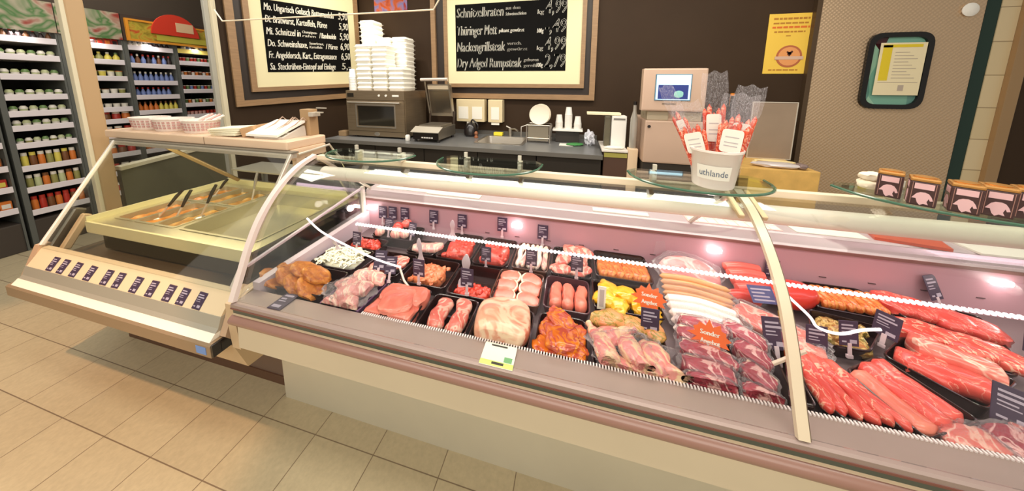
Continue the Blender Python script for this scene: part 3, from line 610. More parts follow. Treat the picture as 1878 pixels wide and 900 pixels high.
# bain marie deck built as a frame round the wells
DZ = .80
def deck_frame(x0, x1, y0, y1, wells, z0, z1):
    """flat rim with rectangular openings"""
    xs = sorted({x0, x1, *[w[0] for w in wells], *[w[1] for w in wells]}); ys = sorted({y0, y1, *[w[2] for w in wells], *[w[3] for w in wells]}); bm = B()
    for xa, xb in zip(xs, xs[1:]):
        for ya_, yb_ in zip(ys, ys[1:]):
            cx_, cy_ = (xa+xb)/2, (ya_+yb_)/2
            if not any(w[0] < cx_ < w[1] and w[2] < cy_ < w[3] for w in wells): box(bm, xa, xb, ya_, yb_, z0, z1)
    bmesh.ops.remove_doubles(bm, verts=bm.verts, dist=1e-5)
    fs = {}
    for f in bm.faces: fs.setdefault(tuple(round(c, 4) for c in f.calc_center_median()), []).append(f)
    bmesh.ops.delete(bm, geom=[f for g in fs.values() if len(g) > 1 for f in g], context='FACES_ONLY'); return bm
wells = [(-2.50, -2.345, .93, 1.18), (-2.335, -2.19, .93, 1.18), (-2.18, -2.03, .93, 1.18), (-2.50, -2.345, 1.20, 1.44), (-2.335, -2.19, 1.20, 1.44), (-2.18, -2.03, 1.20, 1.44), (-1.99, -1.47, .93, 1.42)]
HOTM = mat('warm_steel', srgb(206, 198, 168), .30, .75, var=.06, vscale=6)
dk = obj('bain_marie_deck', deck_frame(-2.57, -1.40, .862, 1.50, wells, DZ-.012, DZ), HOTM, t)
bm = B(); box(bm, -2.57, -1.40, .855, .865, DZ-.055, DZ+.006, .002); box(bm, -2.575, -2.565, .86, 1.5, DZ-.05, DZ+.03, .002); box(bm, -2.57, -1.40, 1.49, 1.50, DZ-.05, DZ+.04, .002); obj('deck_edge', bm, mat('deck_edge_yellow', srgb(232, 224, 176), .35, .3), dk)
obj('well_tank', prism_x(B(), [(.90, .73), (.90, .63), (1.5, .63), (1.5, .73), (1.495, .73), (1.495, .635), (.905, .635), (.905, .73)], -2.56, -1.42), mat('tank_dark', srgb(92, 82, 62), .45, .4), t)
obj('rear_panel', bxm(-2.6, -1.40, 1.56, 1.60, .33, .80), STEEL_D, t)
bm = B(); box(bm, -2.36, -1.50, 1.40, 1.60, .945, .957, .004); box(bm, -2.34, -2.32, 1.57, 1.60, .80, .945); box(bm, -1.54, -1.52, 1.57, 1.60, .80, .945); obj('serving_ledge', bm, mat('ledge_grey', srgb(172, 170, 160), .3, .5), t)
# pans
GRAVY = meat('orange_stew', srgb(206, 136, 48), srgb(176, 100, 30), ns=26, rough=.2)
BROTH = meat('brown_stew', srgb(150, 104, 52), srgb(196, 150, 76), ns=30, rough=.25)
def pan(w, dpt, c, dep, food, label, flabel, grp='steel food pans in the hot counter'):
    x0, x1, y0, y1 = c
    p = thing('food_pan', label, 'pan', ((x0+x1)/2, (y0+y1)/2, DZ), grp)
    rim = rpoly([(x0-.006, y0-.006), (x1+.006, y0-.006), (x1+.006, y1+.006), (x0-.006, y1+.006)], .02, 3)
    inn = rpoly([(x0+.006, y0+.006), (x1-.006, y0+.006), (x1-.006, y1-.006), (x0+.006, y1-.006)], .02, 3)
    bot = rpoly([(x0+.014, y0+.014), (x1-.014, y0+.014), (x1-.014, y1-.014), (x0+.014, y1-.014)], .02, 3)
    bm = B(); R_ = [[bm.verts.new((q.x, q.y, z)) for q in ring] for ring, z in ((rim, DZ+.0005), (rim, DZ+.004), (inn, DZ+.004), (bot, DZ-dep))]; n = len(rim)
    for a, b in zip(R_, R_[1:]):
        for i in range(n): bm.faces.new((a[i], a[(i+1) % n], b[(i+1) % n], b[i]))
    bm.faces.new(R_[-1]); obj('pan', bm, HOTM, p, True, 50)
    if food:
        bm = B(); nx, ny = 8, 12; g = []
        for i in range(nx+1):
            for j in range(ny+1):
                x = x0+.012+(x1-x0-.024)*i/nx; y = y0+.012+(y1-y0-.024)*j/ny
                g.append(bm.verts.new((x, y, DZ-.022+.012*noise.noise(Vector((x*30, y*30, 2))))))
        for i in range(nx):
            for j in range(ny): bm.faces.new((g[i*(ny+1)+j], g[(i+1)*(ny+1)+j], g[(i+1)*(ny+1)+j+1], g[i*(ny+1)+j+1]))
        f = obj('stew', bm, food, None, True); tag(f, flabel, 'food'); f['kind'] = 'stuff'
    return p
pn = ('front left', 'front middle', 'front right', 'rear left', 'rear middle', 'rear right')
for k, c in enumerate(wells[:6]):
    pan(0, 0, c, .075, (GRAVY, GRAVY, BROTH, GRAVY, BROTH, BROTH)[k], f'{pn[k]} narrow steel pan of the six small pans in the hot counter', f'{("orange", "orange", "brown orange", "orange", "yellow brown", "pale brown")[k]} stew in the {pn[k]} small pan')
pan(0, 0, wells[6], .07, None, 'wide empty steel pan at the right end of the hot counter', '')
# utensils standing in the pans
UT = mat('dark_handle', srgb(40, 34, 30), .35)
def utensil(x, y, dx, dy, L, lab, dark):
    t_ = thing('serving_spoon', lab, 'spoon', (x, y, DZ-.03), 'serving spoons in the hot counter'); p0 = Vector((x, y, DZ-.03)); d = Vector((dx, dy, 1)).normalized(); e = p0+d*L; mid = p0+d*L*.45
    obj('bowl', blob(B(), p0+Vector((0, 0, .004)), (.022, .03, .010), sub=2, amp=0), STEEL, t_, True)
    obj('shaft', tube(B(), [p0, p0+d*L*.25, mid], .005), ALU, t_, True)
    obj('handle', tube(B(), [mid, mid+d*L*.3+Vector((0, 0, .004)), e], [.006, .009, .007]), UT if dark else STEEL, t_, True)
utensil(-2.34, 1.01, .6, .5, .20, 'serving spoon with black handle leaning in the front left stew pan', True)
utensil(-2.215, 1.02, .35, .35, .19, 'serving spoon with black handle in the front middle stew pan', True)
utensil(-2.44, 1.33, .5, .5, .14, 'short dark serving spoon in the rear left pan', True)
utensil(-2.12, 1.08, .35, .30, .21, 'serving spoon with thick dark handle in the right small pans', True)
utensil(-2.08, 1.32, .05, .25, .20, 'steel serving spoon upright in the rear right small pan', False)
# price cards along the ledge
def make_tag(w, h, stem, name='price_tag'):
    t_ = thing(name, 'x', 'price tag', (0, 0, 0)); z0 = stem
    cdo = obj('card', bxm(-w/2, w/2, -.0012, .0012, z0, z0+h, .0008, seg=1), TAGM, t_)
    bm = B(); f = lambda a0, a1, b0, b1: box(bm, -w/2+a0*w, -w/2+a1*w, -.0018, -.0013, z0+b0*h, z0+b1*h)
    f(.12, .72, .80, .86); f(.12, .85, .66, .73); f(.12, .55, .54, .58); f(.12, .62, .44, .47); f(.12, .35, .14, .2); f(.52, .88, .12, .26)
    obj('print', bm, TAGP, cdo)
    if stem:
        bm = B(); box(bm, -.006, .006, -.003, .0, -.004, z0+.010, .001); box(bm, -.009, .009, -.004, .004, -.010, .002, .002); obj('clip', bm, CLEARP, t_)
    return t_
hc = make_tag(.046, .062, 0, 'price_card'); hpos = [-2.54, -2.455, -2.355, -2.245, -2.12, -2.035, -1.915, -1.81, -1.70, -1.615, -1.515]
hname = ['faded price card leftmost on the hot counter ledge'] + [f'dark price card, {k} from the left on the hot counter ledge' for k in ('second', 'third', 'fourth', 'fifth', 'sixth', 'seventh', 'eighth', 'ninth', 'tenth')] + ['dark price card at the right end of the hot counter ledge']
for k, x in enumerate(hpos):
    if k == 0: hc.location = (x, .7145, .6185); hc.rotation_euler = (-.60, 0, 0); hc['label'] = hname[0]; hc['group'] = 'price cards on the hot counter ledge'
    else: dup(hc, (x, .7145, .6185), 0, hname[k], 'price cards on the hot counter ledge', rot=(-.60, random.uniform(-.04, .04), 0))
# things on the top shelf
TZ = 1.262
def basket():
    t_ = thing('plastic_basket', 'x', 'basket', (0, 0, 0)); bm = B()
    prof = [(.088, 0), (.092, .004), (.104, .07), (.112, .072), (.112, .076), (.100, .076), (.088, .006), (.001, .005)]
    lathe(bm, prof, 32)
    for v in bm.verts: v.co.y *= .72
    obj('bowl', bm, mat('basket_white', srgb(238, 224, 214), .4), t_, True, 50); bm = B()
    for row, z in enumerate((.022, .038, .054)):
        for k in range(26):
            a = 2*PI*k/26; r_ = .0925+.012*(z/.07)+.0015
            box(bm, -.006, .006, -.001, .001, -.005, .005, M=Matrix.Translation((r_*math.cos(a), r_*.72*math.sin(a), z)) @ Matrix.Rotation(math.atan2(math.sin(a)/.72, math.cos(a))+PI/2, 4, 'Z'))
    obj('lattice_slots', bm, mat('basket_slot', srgb(196, 148, 140), .6), t_); return t_
bk = basket(); bk.location = (-2.66, 1.195, TZ); bk['label'] = 'leftmost white lattice basket on the hot counter shelf'; bk['group'] = 'white baskets on the hot counter shelf'
dup(bk, (-2.44, 1.19, TZ), .1, 'middle white lattice basket on the hot counter shelf', 'white baskets on the hot counter shelf')
dup(bk, (-2.20, 1.19, TZ), -.1, 'right white lattice basket heaped with wrapped cutlery on the hot counter shelf', 'white baskets on the hot counter shelf')
CUT = mat('red_white_wrap', srgb(240, 190, 180), .5)
for k in range(5):
    x = -2.26+.03*k; o = obj('wrapped_cutlery', tube(B(), [(x, 1.16+.01*k, TZ+.03), (x+.03, 1.20, TZ+.075), (x+.06, 1.235, TZ+.10+.006*(k % 2))], .007, 6), (WHITEP, CUT)[k % 2], None, True)
    tag(o, 'thin wrapped cutlery set sticking out of the right basket', 'cutlery', 'cutlery in the right basket')
t = thing('paper_bag_stack', 'flat stack of cream paper bags with brown end on the hot counter shelf', 'paper bags', (-1.885, 1.18, TZ))
bm = B()
for k in range(4): box(bm, -.12+.004*k, .09, -.065, .065, .0+.011*k, .0095+.011*k, .003, M=Matrix.Translation((-1.885, 1.175, TZ)) @ Matrix.Rotation(.08*(k-1), 4, 'Z') @ Matrix.Rotation(-.05, 4, 'Y') @ Matrix.Translation((0, 0, .004)))
obj('bags', bm, mat('bag_cream', srgb(244, 236, 206), .8), t)
bm = B(); box(bm, -.02, .05, -.07, .07, 0, .05, .008, M=Matrix.Translation((-1.775, 1.19, TZ+.004)) @ Matrix.Rotation(.35, 4, 'Z') @ Matrix.Rotation(-.25, 4, 'Y')); obj('brown_end', bm, mat('bag_brown', srgb(190, 150, 108), .8), t)
t = thing('napkin_dispenser', 'white slanted paper pad on a wire holder at the right end of the shelf', 'napkin holder', (-1.60, 1.19, TZ))
bm = B(); plate(bm, [(-.13, -.075), (.085, -.075), (.115, .06), (-.085, .06)], 0, .012)
for v in bm.verts: v.co = Vector((v.co.x-1.60, v.co.y+1.185, v.co.z+TZ+.012+(v.co.y+.075)*.48))
obj('papers', bm, PAPER, t)
bm = B(); box(bm, -1.69, -1.49, 1.12, 1.25, TZ, TZ+.012, .003); prism_x(bm, [(1.12, TZ+.01), (1.245, TZ+.06), (1.25, TZ+.01)], -1.505, -1.49); prism_x(bm, [(1.12, TZ+.01), (1.245, TZ+.06), (1.25, TZ+.01)], -1.69, -1.675); obj('stand', bm, mat('stand_clear', srgb(206, 196, 184), .3), t)
bm = B()
for x in (-1.665, -1.59, -1.575, -1.52): tube(bm, [(x, 1.115, TZ+.02), (x+.02, 1.20, TZ+.07), (x+.03, 1.24, TZ+.105), (x+.04, 1.25, TZ+.088)], .003, 6)
obj('wire', bm, mat('wire_tan', srgb(200, 170, 150), .4, .4), t, True)
t = thing('tape_dispenser', 'small tan dispenser with steel cutter behind the white papers on the shelf', 'dispenser', (-1.50, 1.285, TZ))
obj('case', bxm(-1.53, -1.465, 1.255, 1.31, TZ, TZ+.15, .006), mat('dispenser_tan', srgb(170, 138, 100), .5), t)
bm = B(); box(bm, -1.465, -1.435, 1.25, 1.30, TZ+.11, TZ+.135, .003); box(bm, -1.435, -1.39, 1.27, 1.28, TZ+.13, TZ+.137); box(bm, -1.44, -1.375, 1.28, 1.288, TZ+.155, TZ+.16); obj('cutter', bm, ALU, t)

# ------------------------------------------------------------------ meat counter
MX0, MXM, MX1 = -1.255, .555, 2.35
t = mc = thing('meat_display_counter', 'long refrigerated meat counter with curved glass front and brown bumper rail', 'counter', (.55, 1.1, 0))
obj('plinth', bxm(-1.36, MX1, .905, 1.54, 0, .535), PLINTH, t)
obj('fascia', prism_x(B(), [(.697, .64), (.692, .527), (.93, .50), (.93, .64)], MX0+.004, MX1), CREAM, t)
obj('bumper_rail', prism_x(B(), [(.70+.028*math.sin(a)*-1, .652+.021*math.cos(a)) for a in [PI*k/10 for k in range(11)]]+[(.72, .631), (.72, .673)], MX0-.005, MX1), RAILM, t, True)
obj('pale_rail_top', prism_x(B(), [(.688, .673), (.692, .680), (.72, .680), (.72, .673)], MX0, MX1), mat('rail_top_tan', srgb(206, 182, 150), .4), t)  # paler strip drawn as the lightened top of the bumper rail
obj('rubber_strip', prism_x(B(), [(.690, .680), (.690, .692), (.694, .699), (.72, .699), (.72, .680)], MX0+.002, MX1), RUBBER, t)
obj('steel_lip', prism_x(B(), [(.685, .703), (.686, .718), (.692, .7215), (.768, .718), (.768, .645), (.760, .645), (.760, .699), (.690, .699)], MX0, MX1), LIPM, t, True, 30)
obj('lip_edge_trim', prism_x(B(), [(.6835, .7005), (.6835, .706), (.690, .706), (.690, .7005)], MX0, MX1), mat('trim_red', srgb(120, 72, 62), .4), t)
bm = B(); x = -.74
while x < 1.6: box(bm, x, x+.0045, .764, .7735, .718, .7225); x += .0088
vs_ = obj('vent_teeth', bm, mat('teeth_white', srgb(240, 226, 224), .5), t); vs_['kind'] = 'stuff'
obj('deck', bxm(MX0+.01, MX1, .768, 1.39, .645, .669), mat('deck_grey', srgb(120, 104, 106), .4, .2), t)
obj('back_panel', prism_x(B(), [(1.385, .669), (1.390, .862), (1.412, .862), (1.412, .669)], MX0+.01, MX1), PINKW, t)
bm = B()
for k in range(18): box(bm, -.98+.17*k, -.955+.17*k, 1.384, 1.389, .738, .741)
obj('panel_slots', bm, mat('slot_dark', srgb(90, 66, 70), .5), t)
obj('rear_beam', prism_x(B(), [(1.389, .862), (1.403, .869), (1.409, .907), (1.417, .912), (1.64, .912), (1.64, .876), (1.45, .857)], MX0, MX1), mat('beam_lilac', srgb(204, 186, 190), .38, .15), t)
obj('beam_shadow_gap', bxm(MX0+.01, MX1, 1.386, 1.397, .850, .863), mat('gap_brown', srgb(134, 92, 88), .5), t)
obj('staff_side_panel', bxm(MX0+.02, MX1, 1.50, 1.54, .53, .876), mat('staff_panel', srgb(120, 112, 92), .5), t)
ARC = smoothpts([(.700, .7225, 0), (.737, .814, 0), (.775, .907, 0), (.825, 1.0, 0), (.899, 1.089, 0), (.992, 1.160, 0), (1.087, 1.195, 0)], 6); ARC = [(p.x, p.y) for p in ARC]
obj('curved_glass', prism_x(B(), ribbon(ARC, -.005), MX0+.012, MXM-.012), GLASS, t, True)
obj('curved_glass', prism_x(B(), ribbon(ARC, -.005), MXM+.012, MX1), GLASS, t, True)
RIBM = mat('rib_white', srgb(232, 214, 206), .35, coat=.3)
obj('glass_rib', prism_x(B(), ribbon(ARC, .016), MX0-.010, MX0+.014), RIBM, t, True, 50)
obj('glass_rib', prism_x(B(), ribbon(ARC, .012), MXM-.012, MXM+.012), mat('rib_cream', srgb(226, 208, 180), .35, coat=.3), t, True, 50)
gk = ribbon([(y-.003, z+.002) for y, z in ARC], .006)
obj('rib_gasket', prism_x(B(), gk, MXM+.008, MXM+.0155), mat('gasket_dark', srgb(110, 92, 74), .5), t, True, 50)
for x in (MXM-.036, MXM+.026): 
    obj('hinge_bar', bar(B(), (x, .965, 1.150), (x, 1.085, 1.198), .016), mat('hinge_cream', srgb(216, 190, 150), .4, .3), t)
bm = B(); a_ = [(.700, .722), (.737, .814), (.775, .907), (.825, 1.0), (.899, 1.089), (.992, 1.16), (1.087, 1.195), (1.39, .92), (1.385, .765), (.765, .74)]
a = [bm.verts.new((MX0-.003, y, z)) for y, z in a_]; b = [bm.verts.new((MX0+.002, y, z)) for y, z in a_]
for i in range(len(a_)): bm.faces.new((a[i], a[(i+1) % len(a_)], b[(i+1) % len(a_)], b[i]))
bm.faces.new(a[::-1]); bm.faces.new(b); obj('side_glass', bm, GLASS, t)
obj('side_sill', prism_x(B(), [(.768, .66), (.768, .752), (1.39, .775), (1.39, .66)], MX0-.005, MX0+.03), mat('sill_lilac', srgb(214, 196, 204), .4), t)
obj('side_trim', bar(B(), (MX0+.0, .752, .832), (MX0+.0, 1.375, .93), .012), mat('sill_lilac', srgb(214, 196, 204), .4), t)
obj('rear_post', bxm(MX0-.008, MX0+.012, 1.368, 1.386, .76, .94, .003), WHITE_E, t)
obj('end_panel', prism_x(B(), [(.705, .50), (.70, .62), (.70, .70), (.77, .72), (1.345, .72), (1.345, .50)], MX0-.055, MX0-.012), mat('end_panel_tan', srgb(204, 176, 140), .4), t)
obj('roller_tube', cyl(B(), (MX0+.11, 1.035, 1.140), (MX1, 1.035, 1.140), .030, n=28), mat('roller_white', srgb(244, 230, 214), .4, coat=.15), t, True)
obj('rear_rail', bxm(MX0+.02, MX1, 1.078, 1.104, 1.184, 1.207, .003), mat('rail_cream', srgb(234, 214, 186), .4), t)
obj('support_arm', bar(B(), (MX0+.02, 1.09, 1.19), (MX0+.02, 1.42, .915), .014), ALU, t)
obj('support_arm', bar(B(), (MXM, 1.09, 1.19), (MXM, 1.42, .915), .014), ALU, t)
obj('support_arm', bar(B(), (MX1-.03, 1.09, 1.19), (MX1-.03, 1.42, .915), .014), ALU, t)
# glowing beaded bar modelled for an LED reflection in the curved glass
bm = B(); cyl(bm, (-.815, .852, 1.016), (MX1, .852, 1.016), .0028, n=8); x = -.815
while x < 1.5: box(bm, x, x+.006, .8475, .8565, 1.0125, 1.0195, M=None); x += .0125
obj('led_reflection', bm, LED_REFL, t)
CURVE_REFL = mat('curve_refl_white', srgb(250, 240, 240), .4, emit=(1, .9, .9, 1), estr=1.2)  # glowing white for reflections on the glass, drawn as curved tubes
obj('curve_reflection', tube(B(), smoothpts([(-1.063, .86, 1.006), (-.994, .86, .955), (-.866, .86, .909), (-.742, .86, .874), (-.634, .86, .858)]), .0035), CURVE_REFL, t, True)
obj('curve_reflection', tube(B(), smoothpts([(.57, .845, 1.0), (.635, .84, .942), (.66, .84, .911), (.708, .84, .903), (.752, .84, .924), (.79, .84, .935)]), .0035), CURVE_REFL, t, True)
obj('glass_stay', bar(B(), (.612, .80, .868), (.545, .80, .812), .008), mat('stay_white', srgb(236, 214, 196), .4), t)
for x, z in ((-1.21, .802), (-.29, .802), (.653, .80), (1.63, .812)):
    l_ = obj('spot_reflection', bxm(x-.030, x+.030, 1.380, 1.390, z-.010, z+.010, .004), SPOT_REFL, t)  # glowing blocks stand in for ceiling spots reflected in the glass
def refl_point(x, z):
    l = bpy.data.lights.new('refl_point_light', 'POINT'); l.energy = .25; l.color = (1, .82, .78); l.shadow_soft_size = .02; o = bpy.data.objects.new('refl_point_light', l); C.objects.link(o); o.location = (x, 1.35, z)  # point light added in front of each reflection block
for x, z in ((-1.19, .802), (-.29, .802), (.653, .80), (1.63, .812)): refl_point(x, z)

# bowed glass shelves on top
def gshelf(x0, x1, label, y0=.865):
    t_ = thing('glass_shelf', label, 'shelf', ((x0+x1)/2, 1.0, 1.246), 'bowed glass shelves on the meat counter'); n = 18; cx_ = (x0+x1)/2; hw = (x1-x0)/2
    fr = [(cx_-hw*math.cos(PI*k/n), 1.045-(1.045-y0)*math.sin(PI*k/n)**.8) for k in range(n+1)]; poly = [(x0+.03, 1.075)]+fr+[(x1-.03, 1.075)]
    poly = [fr[-1], (x1-.03, 1.075), (x0+.03, 1.075)]+fr[:-1]
    obj('pane', plate(B(), poly, 1.246, 1.254), GLASSG, t_)
    obj('pane_edge', tube(B(), [(p[0], p[1], 1.250) for p in fr], .0042, 6), GEDGE, t_, True)
    for x in (cx_-hw*.55, cx_+hw*.55):
        bm = B(); box(bm, x-.008, x+.008, 1.060, 1.100, 1.2085, 1.246, .002); box(bm, x-.007, x+.007, 1.062, 1.072, 1.254, 1.275, .002); obj('bracket', bm, ALU, t_)
gshelf(-1.08, -.67, 'bowed empty glass shelf at the left end of the meat counter top', .90)
gshelf(-.54, -.12, 'bowed empty glass shelf, second from the left on the meat counter top')
gshelf(.19, .61, 'bowed glass shelf carrying the white bucket of sausage sticks', .87)
gshelf(.79, 1.62, 'long bowed glass shelf carrying the dark tins', .80)

# ------------------------------------------------------------------ trays
def tray(cor, label, z0=.70, z1=.745, r=.022, ins=.012, grp='black trays in the meat counter', m=None):
    global ZMIN
    ZMIN = .6695; c = sum((Vector(q) for q in cor), Vector((0, 0)))/4; t_ = thing('meat_tray', label, 'tray', (c.x, c.y, z0), grp)
    def inset(d): return [Vector(q)+(c-Vector(q)).normalized()*d for q in cor]
    rings = [(rpoly(inset(ins), r), z0), (rpoly(inset(.003), r), z1-.004), (rpoly(inset(0), r), z1-.003), (rpoly(inset(0), r), z1), (rpoly(inset(.007), r), z1), (rpoly(inset(.007+ins), r), z0+.004)]
    bm = B(); R_ = [[bm.verts.new((q.x, q.y, z)) for q in ring] for ring, z in rings]; n = len(R_[0])
    for a, b in zip(R_, R_[1:]):
        for i in range(n): bm.faces.new((a[i], a[(i+1) % n], b[(i+1) % n], b[i]))
    bm.faces.new(R_[0][::-1]); bm.faces.new(R_[-1]); obj('shell', bm, m or TRAYM, t_, True, 45)
    bm = B(); ring = R0 = [(q.x, q.y, z1+.0005) for q in rpoly(inset(.0035), r)]; tube(bm, ring+[ring[0]], .0026, 6); obj('rim', bm, m or TRAYM, t_, True)
    ZMIN = .6752; return t_
rc = lambda x0, x1, y0, y1: [(x0, y0), (x1, y0), (x1, y1), (x0, y1)]  # tray and price tag positions taken from image pixels, converted beforehand

# ------------------------------------------------------------------ meat in the counter
CAM_SCALE, CAM_DROP = 1.038, .03
M_PATTY = meat('fried_patty', srgb(168, 84, 22), srgb(224, 146, 52), srgb(204, 118, 36), 26, .03, 38, .4, .25, 1.0)
M_PALE = meat('pale_poultry', srgb(226, 148, 142), srgb(236, 178, 166), srgb(244, 214, 190), 16, .05, 16)
M_TURK = meat('turkey', srgb(224, 112, 94), srgb(234, 138, 116), None, ns=14)
M_PORK = meat('pork', srgb(220, 100, 88), srgb(232, 136, 120), srgb(240, 190, 170), 13, .035, 14)
M_JOINT = meat('pork_joint', srgb(232, 178, 146), srgb(216, 122, 96), srgb(240, 206, 174), 9, .08, 9)
M_MARI = meat('orange_marinade', srgb(210, 92, 10), srgb(236, 138, 24), srgb(190, 74, 52), 16, .06, 24, .2, .6)
M_YEL = meat('yellow_marinade', srgb(238, 170, 30), srgb(246, 200, 66), None, ns=26, rough=.2, coat=.6)
M_HERB = meat('herb_marinade', srgb(222, 140, 92), srgb(206, 164, 92), srgb(150, 130, 50), 30, .05, 26, .3)
M_HERBG = meat('green_herb_meat', srgb(122, 116, 50), srgb(176, 112, 60), srgb(214, 180, 110), 34, .05, 36, .3)
M_LEG = meat('chicken_leg', srgb(226, 128, 124), srgb(236, 162, 150), srgb(244, 206, 164), 12, .06, 14)
M_HAM = meat('cured_ham', srgb(150, 26, 48), srgb(190, 56, 76), srgb(232, 180, 172), 12, .03, 18)
M_RED = meat('red_beef', srgb(214, 66, 58), srgb(230, 96, 84), srgb(240, 150, 130), 18, .012, 18)
M_REDF = meat('red_beef_fatty', srgb(212, 64, 54), srgb(232, 104, 88), srgb(244, 180, 152), 20, .024, 20)
M_MINCE = meat('red_mince', srgb(206, 48, 34), srgb(228, 84, 62), None, ns=60)
M_OMINCE = meat('orange_mince', srgb(220, 112, 70), srgb(232, 144, 98), None, ns=60)
M_BACON = meat('streaky_bacon', srgb(226, 110, 100), srgb(248, 214, 200), srgb(250, 236, 222), 10, .1, 10, stretch=(14, 1.5, 1))
M_HAMW = meat('pink_ham', srgb(222, 118, 118), srgb(232, 156, 148), srgb(242, 190, 182), 9, .05, 12)
M_WIEN = mat('wiener_skin', srgb(232, 170, 110), .3, var=.08, vscale=9, coat=.4)
M_WHITE = mat('white_sausage_skin', srgb(246, 230, 222), .3, var=.05, vscale=9, coat=.5)
M_REDS = mat('red_sausage_skin', srgb(226, 96, 84), .28, var=.08, vscale=14, coat=.5)
M_BIGR = mat('red_casing', srgb(214, 54, 40), .3, var=.08, vscale=6, coat=.4)
M_SALAD = meat('cabbage', srgb(240, 234, 206), srgb(250, 246, 226), None, ns=40, rough=.35, coat=.2)
M_ORC = meat('orange_chicken', srgb(226, 124, 56), srgb(238, 158, 84), srgb(200, 90, 40), 26, .05, 30)
ZB = .706
def item(name, bm, m, label, cat='meat', group=None, film=None):
    o = obj(name, bm, m, None, True, 60); tag(o, label, cat, group); return o

tray(rc(-1.175, -.925, .772, .915), 'tray under the golden fried patties, front left corner of the meat counter')
for k, (x, y, z, tl, rz) in enumerate(((-1.165, .805, .755, .55, .3), (-1.135, .865, .768, .35, .5), (-1.095, .82, .765, .6, .2), (-1.055, .85, .782, .5, .3), (-1.035, .80, .758, .6, .1), (-.995, .845, .775, .55, .3), (-.975, .80, .755, .6, .0))):
    item('fried_patty', blob(B(), (x-.028, y, z-.004), (.062, .054, .013), rz, k+1, .16, 2.2, .6, 3, (-.25, tl)), M_PATTY, f'golden fried meat patty, {ORD[k].replace("top", "first")} from the left in the front corner pile', 'patty', 'fried patties')
tray([(-.905, .735), (-.735, .735), (-.725, .915), (-.905, .915)], 'tray of pale poultry pieces in bags, right of the fried patties', m=mat('lilac_tray', srgb(120, 84, 120), .25, coat=.4))
for k, (x, y, z, r, rz) in enumerate(((-.86, .76, .745, (.04, .032, .025), .4), (-.79, .765, .748, (.042, .03, .026), -.3), (-.825, .80, .762, (.045, .032, .026), 1.0), (-.865, .835, .758, (.042, .034, .024), .2), (-.785, .825, .765, (.04, .034, .024), .8), (-.83, .875, .768, (.035, .05, .024), .3), (-.775, .885, .768, (.055, .028, .022), -.25))):
    item('poultry_piece', blob(B(), (x, y, z), r, rz, k+20, .3, 1.6, .8), M_PALE, 'pale pink poultry piece in the bagged pile right of the fried patties' if k < 5 else ('long pale poultry fillet at the back of the bagged pile' if k == 6 else 'upright pale poultry piece at the back left of the bagged pile'), 'poultry', 'pale poultry pieces' if k < 5 else None)
f_ = item('plastic_bag', blob(B(), (-.82, .805, .765), (.085, .075, .032), 0, 3, .35, 2.4, .7, 4), FILM, 'clear plastic bag over the pale poultry pieces', 'bag')
tray(rc(-.72, -.525, .735, .905), 'tray of stacked turkey escalopes in the front row')
for k, (x, y, z, r) in enumerate(((-.665, .775, .735, (.050, .055, .022)), (-.58, .77, .737, (.052, .055, .022)), (-.655, .845, .745, (.055, .045, .022)), (-.575, .845, .747, (.055, .048, .022)), (-.615, .805, .758, (.062, .058, .014)))):
    item('turkey_escalope', blob(B(), (x, y, z), r, .12*k-.2, k+31, .14, 2.0, .55, 4, sq=.62), M_TURK, f'smooth pink turkey escalope, {("front left", "front right", "rear left", "rear right", "topmost")[k]} one in the front row tray', 'meat', 'turkey escalopes')
tray(rc(-.505, -.325, .735, .895), 'tray holding two long poultry fillets in the front row')
for k, (a, b) in enumerate((((-.44, .745, .74), (-.45, .872, .745)), ((-.365, .745, .74), (-.375, .885, .745)))):
    item('long_fillet', strip_meat(B(), a, b, .030, .022, k+3, .3), M_PORK, f'{("left", "right")[k]} one of two long pink fillets in the front row tray', 'meat')
tray(rc(-.315, -.115, .735, .895), 'tray holding the pale pork joint, front row')
item('pork_joint', blob(B(), (-.215, .818, .752), (.092, .086, .044), .1, 9, .08, 1.4, .7, 4, sq=.68), M_JOINT, 'large pale tied pork joint in the front row', 'meat')
tray(rc(-.10, .062, .735, .90), 'tray of orange marinated steaks, front row')
for k, (x, y, z, r) in enumerate(((-.055, .775, .735, (.045, .045, .022)), (.015, .775, .735, (.045, .045, .022)), (-.05, .835, .745, (.045, .04, .022)), (.015, .83, .743, (.042, .042, .022)), (-.02, .80, .760, (.060, .05, .016)), (-.025, .86, .765, (.05, .032, .016)))):
    item('marinated_steak', blob(B(), (x, y, z), r, .5*k, k+41, .26, 2.2, .65, 4, sq=.75), M_MARI, f'orange marinated pork steak, {("front left", "front right", "middle left", "middle right", "top front", "top rear")[k]} one of the front row pile', 'meat', 'orange marinated steaks')
tray(rc(.075, .305, .735, .945), 'tray of raw chicken legs and herb steaks in the front row')
for k, (x, y, z, r, rz) in enumerate(((.135, .905, .758, (.06, .035, .026), .2), (.215, .905, .752, (.045, .036, .024), -.3), (.275, .90, .748, (.038, .036, .022), .2))):
    item('herb_steak', blob(B(), (x, y, z), r, rz, k+51, .25, 2.2, .8), M_HERB, f'herb marinated steak behind the raw chicken legs, {("left", "middle", "right")[k]} of three', 'meat', 'herb steaks')
def leg(x, y, z, rz, s, sd):
    bm = B(); M = Matrix.Translation((x, y, z)) @ Matrix.Rotation(rz, 4, 'Z') @ Matrix.Scale(s, 4); t = B()
    blob(t, (0, 0, 0), (.048, .034, .026), 0, sd, .22, 1.7, .85); blob(t, (.055, .008, .002), (.036, .019, .017), .25, sd+1, .12); cyl(t, (.082, .012, .002), (.104, .016, .004), .009, .011, 10); return app(bm, t, M)
